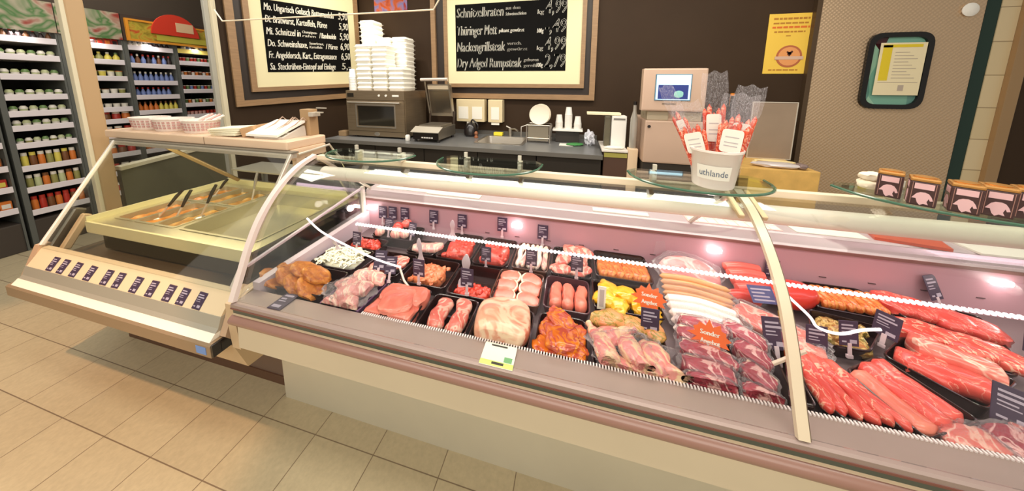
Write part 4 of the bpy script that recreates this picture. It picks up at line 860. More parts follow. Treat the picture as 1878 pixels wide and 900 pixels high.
for k, a in enumerate(((.115, .775, .765, 1.9, 1.0), (.185, .80, .770, -1.2, .95), (.255, .795, .762, -1.0, 1.1), (.13, .835, .765, .3, .9), (.15, .752, .742, 0, .95), (.24, .755, .74, 2.9, .9))):
    item('chicken_drumstick', leg(*a, k+60), M_LEG, 'raw pink chicken leg in the front row pile' , 'chicken', 'raw chicken legs')
item('plastic_bag', blob(B(), (.185, .79, .765), (.105, .07, .036), .1, 5, .4, 2.6, .7, 4), FILM, 'clear crinkled bag over the raw chicken legs', 'bag')
# vacuum packs of cured ham
def pack(x, y, z, lx, ly, lz, rz, sd, m, label, grp=None, tilt=(0, 0), rind=True, cat='vacuum pack'):
    t_ = thing('vacuum_pack', label, cat, (x, y, z-lz), grp)
    obj('meat_slab', blob(B(), (x, y, z), (lx, ly, lz), rz, sd, .14, 1.8, .6, 4, tilt, .7), m, t_, True)
    if rind:
        c = Matrix.Rotation(rz, 4, 'Z'); pts = [Vector((x, y, z))+c @ Vector((lx*.86*u, ly*(.80+.06*math.sin(u*3+sd)), lz*.45)) for u in (-1, -.6, -.2, .2, .6, .95)]
        obj('fat_rind', tube(B(), smoothpts(pts, 4), .0065, 8), mat('fat_cream', srgb(248, 218, 190), .35, coat=.4), t_, True)
    obj('film', blob(B(), (x, y, z+.003), (lx*1.12, ly*1.14, lz*1.1), rz, sd+2, .18, 3, .6, 4, tilt, .75), FILM, t_, True); return t_
VG = 'vacuum packed ham pieces'
for k, (x, y, z, lx, ly, rz) in enumerate(((.385, .745, .755, .062, .024, -.05), (.39, .785, .760, .066, .026, -.12), (.405, .83, .765, .072, .026, -.2), (.405, .885, .768, .062, .026, -.12), (.43, .93, .772, .070, .024, -.15))):
    pack(x, y, z, lx, ly, .024, rz, k+70, M_HAM, f'purple red cured ham pack with pale rind, {("front", "second", "third", "fourth", "rear")[k]} of the left column', VG)
for k, (x, y, z, lx, ly, rz) in enumerate(((.50, .745, .752, .045, .026, -.4), (.515, .80, .757, .040, .030, -.9), (.535, .865, .762, .045, .030, -.8), (.545, .925, .77, .055, .028, -.7))):
    pack(x, y, z, lx, ly, .022, rz, k+80, M_HAM, f'dark red cured ham pack, {("front", "second", "third", "rear")[k]} of the column beside the glass joint', VG, rind=k in (1, 3))
tray([(.575, .75), (.615, .75), (.665, 1.0), (.63, 1.0)], 'empty narrow dark tray standing left of the red strips', z1=.76, r=.008, ins=.004)
# sausage packs at the back
t = thing('wiener_pack', 'pack of orange wieners below the pink ham slice', 'sausage pack', (.48, 1.12, .70), 'sausage packs')
for k in range(4): obj('wiener', sausage(B(), [(.362, 1.165-.018*k, .745+.012*(3-k)), (.47, 1.150-.018*k, .757+.012*(3-k)), (.60, 1.125-.018*k, .748+.012*(3-k))], .0115), M_WIEN, t, True)
obj('film', blob(B(), (.48, 1.115, .755), (.135, .055, .034), -.15, 6, .12, 3, .6, 4, sq=.8), FILM, t, True)
t = thing('white_sausage_pack', 'pack of white sausages in front of the orange wieners', 'sausage pack', (.46, 1.0, .70), 'sausage packs')
for k in range(5): obj('white_sausage', sausage(B(), [(.352, 1.055-.026*k, .735+.008*(4-k)), (.46, 1.042-.026*k, .748+.008*(4-k)), (.575, 1.015-.026*k, .738+.008*(4-k))], .0145), M_WHITE, t, True)
obj('film', blob(B(), (.465, .995, .752), (.13, .066, .034), -.15, 8, .14, 3, .6, 4, sq=.8), FILM, t, True)
t = thing('ham_slice_pack', 'round pink ham slice in clear film, upright against the counter back', 'ham pack', (.50, 1.25, .70), 'sausage packs')
obj('ham_slice', blob(B(), (.495, 1.235, .765), (.115, .075, .020), -.1, 7, .07, 1.3, .5, 4, (.45, 0)), M_HAMW, t, True)
obj('film', blob(B(), (.49, 1.24, .772), (.128, .085, .026), -.1, 9, .16, 2.6, .6, 4, (.45, 0)), FILM, t, True)
bm = B(); vs = [bm.verts.new(p) for p in ((.365, 1.28, .80), (.43, 1.32, .80), (.42, 1.325, .855), (.375, 1.29, .865))]; bm.faces.new(vs); obj('film_corner', bm, FILM, t)
t = thing('red_sausage_pack', 'stack of red sausages lying right of the pink ham slice', 'sausage pack', (.72, 1.26, .70), 'sausage packs')
for k in range(4): obj('red_sausage', sausage(B(), [(.652, 1.30-.034*k, .775-.009*k), (.72, 1.31-.034*k, .782-.009*k), (.80, 1.315-.034*k, .775-.009*k)], .020), M_REDS, t, True)
item('red_ham_sausage', blob(B(), (.845, 1.21, .752), (.105, .06, .046), .35, 4, .05, 1.2, .9, 4), M_BIGR, 'big smooth red ham sausage behind the glass joint', 'sausage')
item('small_red_sausage', sausage(B(), [(.60, 1.155, .735), (.65, 1.16, .745), (.72, 1.165, .74)], .026), M_BIGR, 'short fat red sausage in front of the red sausage stack', 'sausage')
pack(.675, 1.01, .748, .115, .058, .022, -.65, 90, M_PORK, 'large flat pack of pale red ham leg with bone, left of the glass joint', rind=True)
# second row
tray([(-1.165, .925), (-.925, .925), (-.925, 1.075), (-1.165, 1.075)], 'tray of white cabbage salad behind the fried patties')
random.seed(3); bm = B()
for k in range(150):
    x, y = random.uniform(-1.145, -.945), random.uniform(.945, 1.055); z = .745+.028*(1-((x+1.045)/.11)**2)*(1-((y-1.0)/.07)**2)+random.uniform(-.006, .006); a = random.uniform(0, 2*PI); L_ = random.uniform(.014, .03)
    tube(bm, [(x-L_*math.cos(a), y-L_*math.sin(a), z-.004), (x, y, z+.005), (x+L_*math.cos(a+.4), y+L_*math.sin(a+.4), z-.002)], random.uniform(.0025, .0045), 5)
blob(bm, (-1.045, 1.0, .728), (.105, .062, .03), 0, 2, .1)
o = item('cabbage_salad', bm, M_SALAD, 'shredded white cabbage salad heaped in its tray', 'salad'); o['kind'] = 'stuff'
tray([(-.905, .935), (-.72, .93), (-.70, 1.09), (-.885, 1.09)], 'tray of raw sliced pork behind the bagged poultry')
for k, (x, y, z, r) in enumerate(((-.83, .985, .735, (.06, .04, .016)), (-.78, 1.02, .745, (.062, .045, .014)), (-.80, .99, .756, (.055, .038, .012)))):
    item('pork_slice', blob(B(), (x, y, z), r, .3*k, k+100, .2, 2, .6), M_PORK, f'raw pink pork slice, {("lower", "middle", "upper")[k]} one in the tray behind the bagged poultry', 'meat', 'raw pork slices')
def pile(cor, z0, hgt, n, r, m, name, label, cat, seed, kind='stuff', base=.8):
    random.seed(seed); bm = B(); c = bilin(cor, .5, .5)
    ex = (Vector(cor[1])-Vector(cor[0])).length/2; ey = (Vector(cor[3])-Vector(cor[0])).length/2; ang = math.atan2(cor[1][1]-cor[0][1], cor[1][0]-cor[0][0])
    blob(bm, (c.x, c.y, z0+hgt*.3), (ex*.9, ey*.88, hgt*.62), ang, seed, .12, sq=.8)
    for k in range(n):
        u, v = random.uniform(.1, .9), random.uniform(.1, .9); p = bilin(cor, u, v); q = 1-max(abs(u-.5), abs(v-.5))**2*2.6
        blob(bm, (p.x, p.y, z0+hgt*q*base+random.uniform(-.003, .006)), tuple(r*random.uniform(.7, 1.3) for _ in range(3)), random.uniform(0, 3), k, .3, 1.8, .8, 1, (random.uniform(-.6, .6), random.uniform(-.6, .6)), .7)
    o = item(name, bm, m, label, cat); o['kind'] = kind; return o
c_ = rc(-.695, -.485, .92, 1.09); tray(c_, 'tray of orange diced meat with a white scoop'); pile(rc(-.675, -.515, .935, 1.06), ZB, .058, 70, .011, M_OMINCE, 'diced_meat', 'heap of pale orange diced meat in the second row', 'meat', 11)
c_ = rc(-.475, -.285, .905, 1.09); tray(c_, 'tray of bright red strips with a frosted scoop'); pile(rc(-.46, -.30, .915, 1.0), ZB, .035, 50, .011, M_MINCE, 'meat_strips', 'bright red meat strips low in the second row tray', 'meat', 12)
tray(rc(-.30, -.105, .915, 1.10), 'tray of six pork loin chops, second row', m=mat('brown_tray', srgb(96, 62, 50), .25, coat=.4))
for k, (x, y, z, rz) in enumerate(((-.25, .96, .728, .2), (-.155, .96, .728, -.2), (-.25, 1.01, .735, .1), (-.155, 1.01, .735, -.1), (-.245, 1.055, .742, .3), (-.155, 1.055, .742, -.3))):
    t_ = thing('pork_chop', f'pink pork loin chop, {("front left", "front right", "middle left", "middle right", "rear left", "rear right")[k]} of six in the second row', 'meat', (x, y, z-.012), 'pork loin chops')
    obj('lean', blob(B(), (x, y, z), (.046, .032, .012), rz, k+110, .12, 1.6, .6, 3, (.2, 0), .8), M_TURK, t_, True)
    sgn = 1 if k % 2 == 0 else -1; obj('fat_edge', tube(B(), smoothpts([(x+sgn*.02, y-.028, z-.002), (x+sgn*.038, y-.012, z+.003), (x+sgn*.040, y+.014, z+.007), (x+sgn*.026, y+.028, z+.009)], 4), .0045, 8), mat('fat_cream', srgb(248, 218, 190), .35, coat=.4), t_, True)
tray(rc(-.095, .078, .925, 1.105), 'tray of three pork rolls, second row', m=mat('plum_tray', srgb(84, 56, 62), .25, coat=.4))
for k, x in enumerate((-.052, -.005, .044)):
    item('pork_roll', strip_meat(B(), (x-.002, .945, .735), (x+.004, 1.065, .735), .023, .026, k+120, .2), M_TURK, f'long pink pork roll, {("left", "middle", "right")[k]} of three in the second row', 'meat', 'pork rolls')
tray(rc(.09, .335, .965, 1.125), 'tray of yellow marinated meat under the orange star sign')
for k, (x, y, z) in enumerate(((.135, 1.02, .745), (.185, 1.0, .742), (.15, 1.065, .752), (.215, 1.05, .75), (.265, 1.02, .742), (.30, 1.06, .74), (.285, .995, .738))):
    item('yellow_marinated_piece', blob(B(), (x, y, z), (.044, .034, .024), k, k+130, .36, 1.9, .85), M_YEL, 'yellow marinated meat piece under the orange star sign', 'meat', 'yellow marinated pieces')
# back row
tray(rc(-1.135, -.92, 1.08, 1.175), 'tray of orange red diced meat at the left end')
pile(rc(-1.12, -.935, 1.085, 1.165), ZB, .052, 40, .012, M_MINCE, 'diced_meat', 'bright orange red diced meat at the left end behind the cabbage salad', 'meat', 13)
tray(rc(-1.05, -.80, 1.185, 1.325), 'tray of small sausages and ham ends in the back left corner', z1=.752)
for k, (x, y, z, r, m_, l_) in enumerate(((-1.01, 1.21, .765, .026, M_PALE, 'pale round sausage end at the left of the back corner tray'), (-.93, 1.255, .778, .030, M_BIGR, 'red sausage end between two price tags in the back corner'), (-.895, 1.285, .79, .026, M_REDS, 'red sausage end topmost in the back corner tray'), (-.91, 1.215, .768, .032, M_PALE, 'pale sausage end in front of the red ones'), (-.865, 1.22, .765, .024, M_PALE, 'small pale sausage end right of the larger one'))):
    item('sausage_end', blob(B(), (x, y, z), (r, r, r*.9), 0, k+140, .1, 1.2, 1, 3), m_, l_, 'sausage', 'sausage ends')
tray(rc(-.79, -.64, 1.105, 1.22), 'tray of pale pink slices behind the orange diced meat')
for k in range(3): item('pale_slice', blob(B(), (-.735+.04*k, 1.16, .745+.006*k), (.045, .035, .013), .4*k, k+150, .2, 1.8, .6), M_PALE, f'pale pink slice, {("left", "middle", "right")[k]} one behind the orange diced meat', 'meat', 'pale slices')
tray(rc(-.63, -.455, 1.105, 1.33), 'tray of red diced meat with a frosted scoop, back row'); pile(rc(-.615, -.47, 1.12, 1.28), ZB, .065, 60, .012, M_MINCE, 'diced_meat', 'orange red diced meat with a frosted scoop, back row', 'meat', 14)
tray(rc(-.445, -.27, 1.105, 1.33), 'tray of fine red diced meat, back row'); pile(rc(-.43, -.285, 1.12, 1.30), ZB, .065, 70, .010, M_MINCE, 'diced_meat', 'fine red diced meat, back row behind the pork chops', 'meat', 15)
tray(rc(-.26, -.095, 1.115, 1.325), 'tray of streaky bacon strips, back row', m=mat('brown_tray', srgb(96, 62, 50), .25, coat=.4))
for k in range(6): item('bacon_strip', strip_meat(B(), (-.235+.024*k, 1.135, .745), (-.228+.022*k, 1.295, .758), .012, .012, k+160, .15), (M_BACON, M_PALE)[k % 2], f'pale streaky bacon strip, {ORD[k].replace("top", "first")} from the left in the back row', 'bacon', 'bacon strips')
tray(rc(-.085, .095, 1.12, 1.33), 'tray of folded pink steaks, back row')
for k, (x, y, z) in enumerate(((-.04, 1.16, .745), (.045, 1.165, .745), (-.03, 1.22, .756), (.045, 1.225, .758), (.0, 1.275, .768), (.06, 1.285, .765))):
    item('pink_steak', blob(B(), (x, y, z), (.05, .034, .015), .5*k, k+170, .22, 1.8, .7), M_PORK, f'folded pink steak in the back row, {("front left", "front right", "middle left", "middle right", "rear left", "rear right")[k]} of six', 'meat', 'pink steaks')
tray(rc(.105, .34, 1.135, 1.33), 'tray of orange roast pieces, back row', z1=.755)
for k in range(6): item('orange_roast_piece', strip_meat(B(), (.145+.034*k, 1.165, .735), (.14+.034*k, 1.275, .745), .022, .022, k+180, .3), M_ORC, 'orange roast piece in the back row tray', 'meat', 'orange roast pieces')
# right hand fan of trays
tray([(.665, .75), (.795, .742), (.755, .945), (.665, .965)], 'tray of red beef strips right of the glass joint', r=.016)
for k in range(7):
    a = (.595+.028*k+.01*(k > 3), .755+.004*(k % 2), .742+.003*(k % 3)); b = (.652+.016*k, .945-.006*k, .748+.004*(k % 2))
    if k > 0: item('beef_strip', strip_meat(B(), (a[0]+.03, a[1], a[2]), (b[0]+.01, b[1], b[2]), .0155, .015, k+190, .2, wig=.014, tp=.09), (M_RED, M_REDF)[k % 2], f'long red beef strip, {ORD[k-1].replace("top", "first")} from the left in the front right tray', 'meat', 'red beef strips')
tray([(.822, .742), (1.0, .82), (.93, .98), (.785, .90)], 'tray of long flat red beef slabs, front right', r=.02)
for k, (a, b) in enumerate((((.852, .762, .735), (.812, .905, .738)), ((.905, .785, .740), (.852, .935, .743)), ((.955, .812, .735), (.898, .960, .738)))):
    item('beef_slab', strip_meat(B(), a, b, .029, .020, k+200, .10, wig=.005, tp=.07), (M_TURK if k == 0 else M_RED), f'long flat red beef slab, {("left", "middle", "right")[k]} of three in the front right tray', 'meat', 'beef slabs')
tray([(1.045, .855), (1.235, .975), (1.075, 1.085), (.94, .985)], 'tray of beef tenderloin pieces at the right', r=.022)
item('tenderloin', strip_meat(B(), (.972, .985, .74), (1.135, .915, .742), .044, .028, 210, .18, tp=.09), M_RED, 'smooth red tenderloin at the left of the right hand tray', 'meat')
item('tenderloin_end', strip_meat(B(), (1.05, 1.045, .752), (1.20, .968, .75), .040, .032, 211, .18, tp=.09), M_PORK, 'pinkish tenderloin end at the rear of the right hand tray', 'meat')
tray([(1.245, .985), (1.335, 1.075), (1.16, 1.17), (1.075, 1.092)], 'tray of marbled steaks at the right, behind the tenderloins', r=.02)
for k, (x, y) in enumerate(((1.125, 1.105), (1.165, 1.10), (1.20, 1.075), (1.24, 1.07), (1.275, 1.05))):
    item('marbled_steak', blob(B(), (x, y, .752+.003*(k % 2)), (.052, .050, .02), -.5, k+220, .2, 2, .65, sq=.8), M_REDF, f'marbled red steak, {ORD[k].replace("top", "first")} from the left behind the tenderloins', 'meat', 'marbled steaks')
tray([(1.345, 1.085), (1.44, 1.22), (1.42, 1.325), (1.17, 1.325), (1.165, 1.18)][0:1]+[(1.44, 1.25), (1.19, 1.33), (1.165, 1.18)], 'tray of red beef slices at the back right', r=.02)
for k, (x, y) in enumerate(((1.20, 1.25), (1.255, 1.235), (1.31, 1.20), (1.355, 1.175))):
    item('beef_slice', blob(B(), (x, y, .75), (.056, .056, .02), -.4, k+230, .18, 2, .6, sq=.75), M_RED, f'red beef slice, {ORD[k].replace("top", "first")} from the left in the back right tray', 'meat', 'back right beef slices')
tray([(.90, 1.165), (1.14, 1.145), (1.15, 1.32), (.945, 1.32)], 'tray of orange chicken strips behind the glass joint', r=.02)
for k in range(8):
    x = .945+.026*k; item('chicken_strip', strip_meat(B(), (x, 1.185, .74), (x+.012, 1.285, .75), .015, .017, k+240, .35), M_ORC, 'orange chicken strip in the back tray right of the glass joint', 'meat', 'orange chicken strips')
tray([(.765, .985), (.915, .985), (1.05, 1.11), (.86, 1.15)], 'tray of green brown herb meat right of the glass joint', r=.02)
pile([(.79, 1.0), (.91, 1.0), (1.01, 1.10), (.87, 1.13)], ZB, .052, 70, .013, M_HERBG, 'herb_meat', 'green brown herb meat in the tray right of the glass joint', 'meat', 16)
for k, (x, y, rz) in enumerate(((.93, .765, .35), (1.03, .79, .2), (1.11, .83, .5), (1.18, .79, .1), (1.20, .88, .6))):
    pack(x, y, .735, .06, .036, .016, rz, k+250, M_HAM if k % 2 else M_PORK, f'flat clear pack of sliced ham, {ORD[k].replace("top", "first")} from the left at the front right edge', 'flat ham packs at the right edge', rind=False)
# scoops
def scoop(p, top, label, w=.02):
    t_ = thing('scoop', label, 'scoop', (p[0], p[1], p[2]), 'plastic scoops'); p = Vector(p); q = Vector(top); d = q-p; s = d.cross(Vector((0, 1, 0))).normalized(); n_ = s.cross(d).normalized()
    bm = B(); ws_ = [1.0, 1.15, 1.1, .75, .5, .48, .55, .7, .75, .55, .2]; L_ = []; R_ = []
    for off in (0, .003):
        row = []
        for i, k in enumerate(ws_):
            c = p+d*(i/10)+n_*(off+.006*math.sin(i*.5)); row.append((bm.verts.new(c-s*w*k), bm.verts.new(c+s*w*k)))
        L_.append(row)
    a, b = L_
    for i in range(10):
        bm.faces.new((a[i][0], a[i][1], a[i+1][1], a[i+1][0])); bm.faces.new((b[i][0], b[i+1][0], b[i+1][1], b[i][1])); bm.faces.new((a[i][0], a[i+1][0], b[i+1][0], b[i][0])); bm.faces.new((a[i][1], b[i][1], b[i+1][1], a[i+1][1]))
    bm.faces.new((a[0][0], b[0][0], b[0][1], a[0][1])); bm.faces.new((a[10][0], a[10][1], b[10][1], b[10][0]))
    obj('blade', bm, FROST, t_, True, 60); return t_
scoop((-.64, 1.0, .762), (-.638, 1.0, .905), 'white scoop upright in the orange diced meat', .016)
scoop((-.415, .95, .735), (-.400, .955, .895), 'frosted scoop upright in the bright red strips', .024)
scoop((-1.075, 1.0, .765), (-1.09, 1.0, .835), 'clear scoop in the cabbage salad', .014)
scoop((-1.075, 1.12, .755), (-1.04, 1.12, .85), 'frosted scoop in the diced meat at the left end', .018)
scoop((-.595, 1.22, .765), (-.585, 1.22, .885), 'frosted scoop in the back row red diced meat', .018)
t = thing('serving_tongs', 'thin steel tong handle lying between the sliced pork and the turkey', 'tongs', (-.66, .90, .72))
obj('arms', tube(B(), [(-.69, .93, .80), (-.655, .905, .765), (-.615, .885, .752)], .0045, 8), ALU, t, True)
# price tags in the counter
CAM_SCALE, CAM_DROP = 1.0, 0.0
pt = make_tag(.058, .082, .03); TGRP = 'dark price tags in the meat counter'
def ptag(c, rz, tx, s, label):
    R_ = Matrix.Rotation(rz, 4, 'Z') @ Matrix.Rotation(tx, 4, 'X'); off = R_ @ Vector((0, 0, .071*s)); loc = Vector((c[0]*1.038, c[1]*1.038, c[2]-.03))-off  # tags scaled about the camera in plan and lowered, like the goods
    e = R_.to_euler()
    if 'used' not in ptag.__dict__: ptag.used = 1; pt.location = loc; pt.rotation_euler = e; pt.scale = (s, s, s); pt['label'] = label; pt['group'] = TGRP
    else: dup(pt, loc, 0, label, TGRP, (s, s, s), e)
bx_ = (-1.078, -1.012, -.933, -.751, -.581, -.355, -.142, .847)
bl = ('leftmost price tag against the counter back', 'second price tag from the left against the counter back', 'third price tag from the left against the counter back', 'price tag against the counter back, above the empty corner', 'price tag against the counter back, left of the second reflection, above red diced meat', 'price tag against the counter back, just left of the second reflection', 'price tag against the counter back, just right of the second reflection', 'price tag against the counter back left of the glass joint')
for k, x in enumerate(bx_): ptag((x, 1.325, (.818, .822, .825, .83, .825, .835, .82, .785)[k]), 0, -.06, .95, bl[k])
ptag((-.968, 1.235, .800), .1, -.25, .9, 'tilted price tag left of the red sausage ends'); pt_ = None
ptag((-.829, 1.235, .790), -.15, -.3, .9, 'tilted price tag right of the red sausage ends')
ptag((-1.012, 1.055, .815), 0, -.1, .85, 'price tag on a clear clip behind the cabbage salad')
ptag((-.783, .930, .820), .15, -.45, .95, 'left of two tilted price tags on the raw sliced pork')
ptag((-.725, .922, .812), .2, -.45, .85, 'right of two tilted price tags on the raw sliced pork')
ptag((-.592, .915, .827), 0, -.05, .92, 'price tag clipped to the orange diced meat tray')
ptag((-.380, .903, .831), 0, -.05, .92, 'price tag clipped to the bright red strips tray')
ptag((-.371, 1.105, .801), 0, -.1, .85, 'price tag in front of the fine red diced meat')
ptag((-.166, 1.113, .811), 0, -.1, .9, 'price tag in front of the streaky bacon strips')
ptag((.028, 1.118, .813), 0, -.1, .9, 'price tag in front of the folded pink steaks')
ptag((.262, .895, .796), 0, -.15, 1.0, 'large price tag standing in the herb steaks')
ptag((.625, .93, .80), .1, -.35, 1.15, 'large tilted price tag left of the glass joint')
ptag((.752, .955, .786), 0, -.2, 1.0, 'price tag just right of the glass joint, low')
ptag((.852, .985, .800), .1, -.2, .95, 'price tag in front of the green brown herb meat')
ptag((1.0, 1.05, .80), -.9, -.2, .95, 'price tag seen edge on between the two right hand trays')
ptag((1.362, 1.315, .80), .4, -.4, 1.1, 'crooked price tag leaning in the back right corner')
ptag((1.075, .842, .780), -.6, -.35, 1.15, 'crumpled price tag at the end of the tenderloin tray')
ptag((1.40, 1.10, .79), 0, -.1, .9, 'price tag at the right frame edge')
# upright notes and stars
CAM_SCALE, CAM_DROP = 1.038, .03
t = thing('white_note', 'white upright label on the yellow marinated meat tray', 'label', (.116, .963, .75)); obj('card', bxm(.102, .130, .960, .9625, .748, .842), PAPER, t)
bm = B(); box(bm, .108, .124, .9594, .96, .76, .83); obj('print', bm, mat('grey_print', srgb(190, 180, 180), .6), t)
def star(c, r, label, rz, wd_):
    t_ = thing('star_sign', label, 'sign', (c[0], c[1], c[2]-r), 'orange star signs'); bm = B(); P_ = []
    for k in range(24):
        a = 2*PI*k/24; q = r*(1.0 if k % 2 == 0 else .72)*(1+.12*math.sin(k*2.3)); P_.append((q*math.cos(a)*1.25, q*math.sin(a)))
    M = Matrix.Translation(c) @ Matrix.Rotation(rz, 4, 'Z') @ Matrix.Rotation(-.35, 4, 'X')
    a = [bm.verts.new(M @ Vector((p[0], -.0008, p[1]))) for p in P_]; b = [bm.verts.new(M @ Vector((p[0], .0008, p[1]))) for p in P_]
    for i in range(24): bm.faces.new((a[i], a[(i+1) % 24], b[(i+1) % 24], b[i]))
    bm.faces.new(a[::-1]); bm.faces.new(b); cd_ = obj('card', bm, ORANGE, t_); u = M.to_3x3() @ Vector((1, 0, 0)); v = M.to_3x3() @ Vector((0, 0, 1)); n_ = M.to_3x3() @ Vector((0, -.0016, 0))
    for txt, dz in (('Sonder', .004), ('Angebot', -.020)):
        obj('lettering', text(B(), txt, Vector(c)+n_-u*wd_/2+v*dz, u, v, wd_, .014, 0, bold=.0015), PAPER, cd_)
star((.279, .985, .808), .046, 'orange star sign reading Sonder Angebot on the yellow marinated meat', -.1, .05)
star((.42, .862, .806), .044, 'orange star sign reading Sonder Angebot on the cured ham packs', -.15, .05)
def pack_label(x, y, z, rz, label):
    t_ = thing('pack_label', label, 'label', (x, y, z), 'blue printed sausage labels'); M = Matrix.Translation((x, y, z)) @ Matrix.Rotation(rz, 4, 'Z') @ Matrix.Rotation(.75, 4, 'X')
    obj('card', box(B(), -.042, .042, -.03, .03, 0, .0015, M=M), mat('label_blue', srgb(74, 74, 122), .4), t_)
    bm = B()
    for k in range(4): box(bm, -.034, .034-.012*(k % 3), -.022+.012*k, -.017+.012*k, .0015, .002, M=M)
    obj('print', bm, TAGP, t_)
pack_label(.70, 1.125, .792, .1, 'blue printed label on the red ham sausage, left of the glass joint')
# front lip cards
CAM_SCALE, CAM_DROP = 1.0, 0.0
t = thing('price_card', 'dark price card lying on the steel lip below the fried patties', 'price card', (-1.07, .745, .7215)); M = Matrix.Translation((-1.07, .742, .7222)) @ Matrix.Rotation(.02, 4, 'Z')
cdo = obj('card', box(B(), -.030, .030, -.038, .038, 0, .0015, M=M), TAGM, t); bm = B()
for y0, y1, w_ in ((.022, .03, .02), (.008, .014, .012), (-.002, .002, .016), (-.03, -.018, .018)): box(bm, -.022, -.022+w_*2, y0, y1, .0015, .002, M=M)
obj('print', bm, TAGP, cdo)
t = thing('price_card', 'white and green price card lying on the steel lip in front of the pork joint', 'price card', (-.205, .752, .722))
M = Matrix.Translation((-.205, .690, .7222)) @ Matrix.Rotation(math.radians(2), 4, 'X')
cdo = obj('card', box(B(), -.052, .052, 0, .072, 0, .0015, M=M), PAPER, t)
obj('green_edge', box(B(), -.052, .052, .001, .016, .0015, .002, M=M), mat('card_green', srgb(206, 224, 120), .6), cdo); bm = B()
box(bm, .02, .045, .018, .034, .0015, .002, M=M); obj('green_mark', bm, mat('card_green_dark', srgb(120, 176, 120), .6), cdo); bm = B()
box(bm, -.03, .022, .062, .067, .0015, .002, M=M); box(bm, -.015, .022, .006, .013, .002, .0025, M=M); obj('print', bm, mat('print_dark', srgb(60, 56, 50), .6), cdo)

# on the rear beam
BT = .9125
def sheet(name, x0, x1, y0, y1, h, m, label, cat, rz=0):
    return tag(obj(name, box(B(), x0*1.035, x1*1.035, y0*1.037, y1*1.037, BT, BT+h, min(.001, h/3)), m), label, cat)  # beam papers scaled outward from the camera in plan
sheet('paper_sheet', -1.17, -.80, 1.39, 1.50, .003, PAPER, 'cream paper sheet at the left end of the rear beam', 'paper')
sheet('paper_sheet', -.82, -.50, 1.372, 1.42, .006, PAPER, 'white paper strip on the rear beam above the price tags', 'paper')
sheet('paper_sheet', .10, .36, 1.372, 1.41, .006, PAPER, 'white paper strip on the rear beam right of the middle', 'paper')
t = thing('label_sheet', 'sheet of small white labels with pink grid hanging over the rear beam', 'label sheet', (.73, 1.45, BT))
bm = B(); box(bm, .545, .93, 1.422, 1.52, BT, BT+.002); obj('backing', bm, mat('sheet_pink', srgb(240, 196, 190), .6), t)
for r_ in range(2):
    for k in range(9): obj('label', bxm(.553+.042*k, .589+.042*k, 1.426+.048*r_, 1.468+.048*r_, BT+.002, BT+.0035), PAPER, t)
sheet('paper_sheet', .95, 1.20, 1.375, 1.45, .004, PAPER, 'white paper right of the label sheet on the rear beam', 'paper')
t = thing('red_board', 'flat red plastic board lying on the rear beam at the right', 'board', (1.40, 1.47, BT)); obj('board', plate(B(), [(1.265, 1.435), (1.48, 1.395), (1.55, 1.56), (1.315, 1.56)], BT, BT+.012), mat('board_red', srgb(214, 88, 60), .3), t)
sheet('paper_sheet', 1.51, 2.2, 1.345, 1.52, .008, PAPER, 'large white paper on the rear beam at the right frame edge', 'paper')

# bucket of sausage sticks
BX, BY, BZ = .418, .945, 1.2545
t = thing('bucket', 'white plastic bucket full of packed sausage sticks on the glass shelf', 'bucket', (BX, BY, BZ))
bm = B(); lathe(bm, [(.052, 0), (.054, .004), (.066, .108), (.069, .110), (.069, .116), (.064, .116), (.052, .006), (.001, .005)], 40, (BX, BY, BZ)); obj('shell', bm, mat('bucket_white', srgb(244, 232, 222), .3, coat=.3), t, True, 50)
def wrapquad(bm, a0, a1, z0, z1, r, n=10, lean=.0):
    g = [[bm.verts.new((BX+(r+lean*z)*math.cos(a0+(a1-a0)*i/n), BY+(r+lean*z)*math.sin(a0+(a1-a0)*i/n), BZ+z)) for z in (z0, z1)] for i in range(n+1)]
    for i in range(n): bm.faces.new((g[i][0], g[i+1][0], g[i+1][1], g[i][1]))
    return bm
am = math.atan2(-BY, -BX)
lb = obj('paper_label', wrapquad(B(), am-.72, am+.72, .03, .072, .0549, 12, .113), PAPER, t, True)
me = textmesh('uthlande'); mx_ = max(v.co.x for v in me.vertices); bm = B(); bm.from_mesh(me); bpy.data.meshes.remove(me)
bmesh.ops.subdivide_edges(bm, edges=bm.edges[:], cuts=1)
for v in bm.verts:
    a = am-.60+1.2*v.co.x/mx_; z = .041+v.co.y*.027; r_ = .0556+.113*z; v.co = Vector((BX+r_*math.cos(a), BY+r_*math.sin(a), BZ+z))
obj('lettering', bm, mat('lettering_blue', srgb(92, 106, 128), .5), lb)
STK = meat('stick_red', srgb(206, 62, 38), srgb(226, 92, 58), srgb(244, 170, 140), 40, .03, 40)
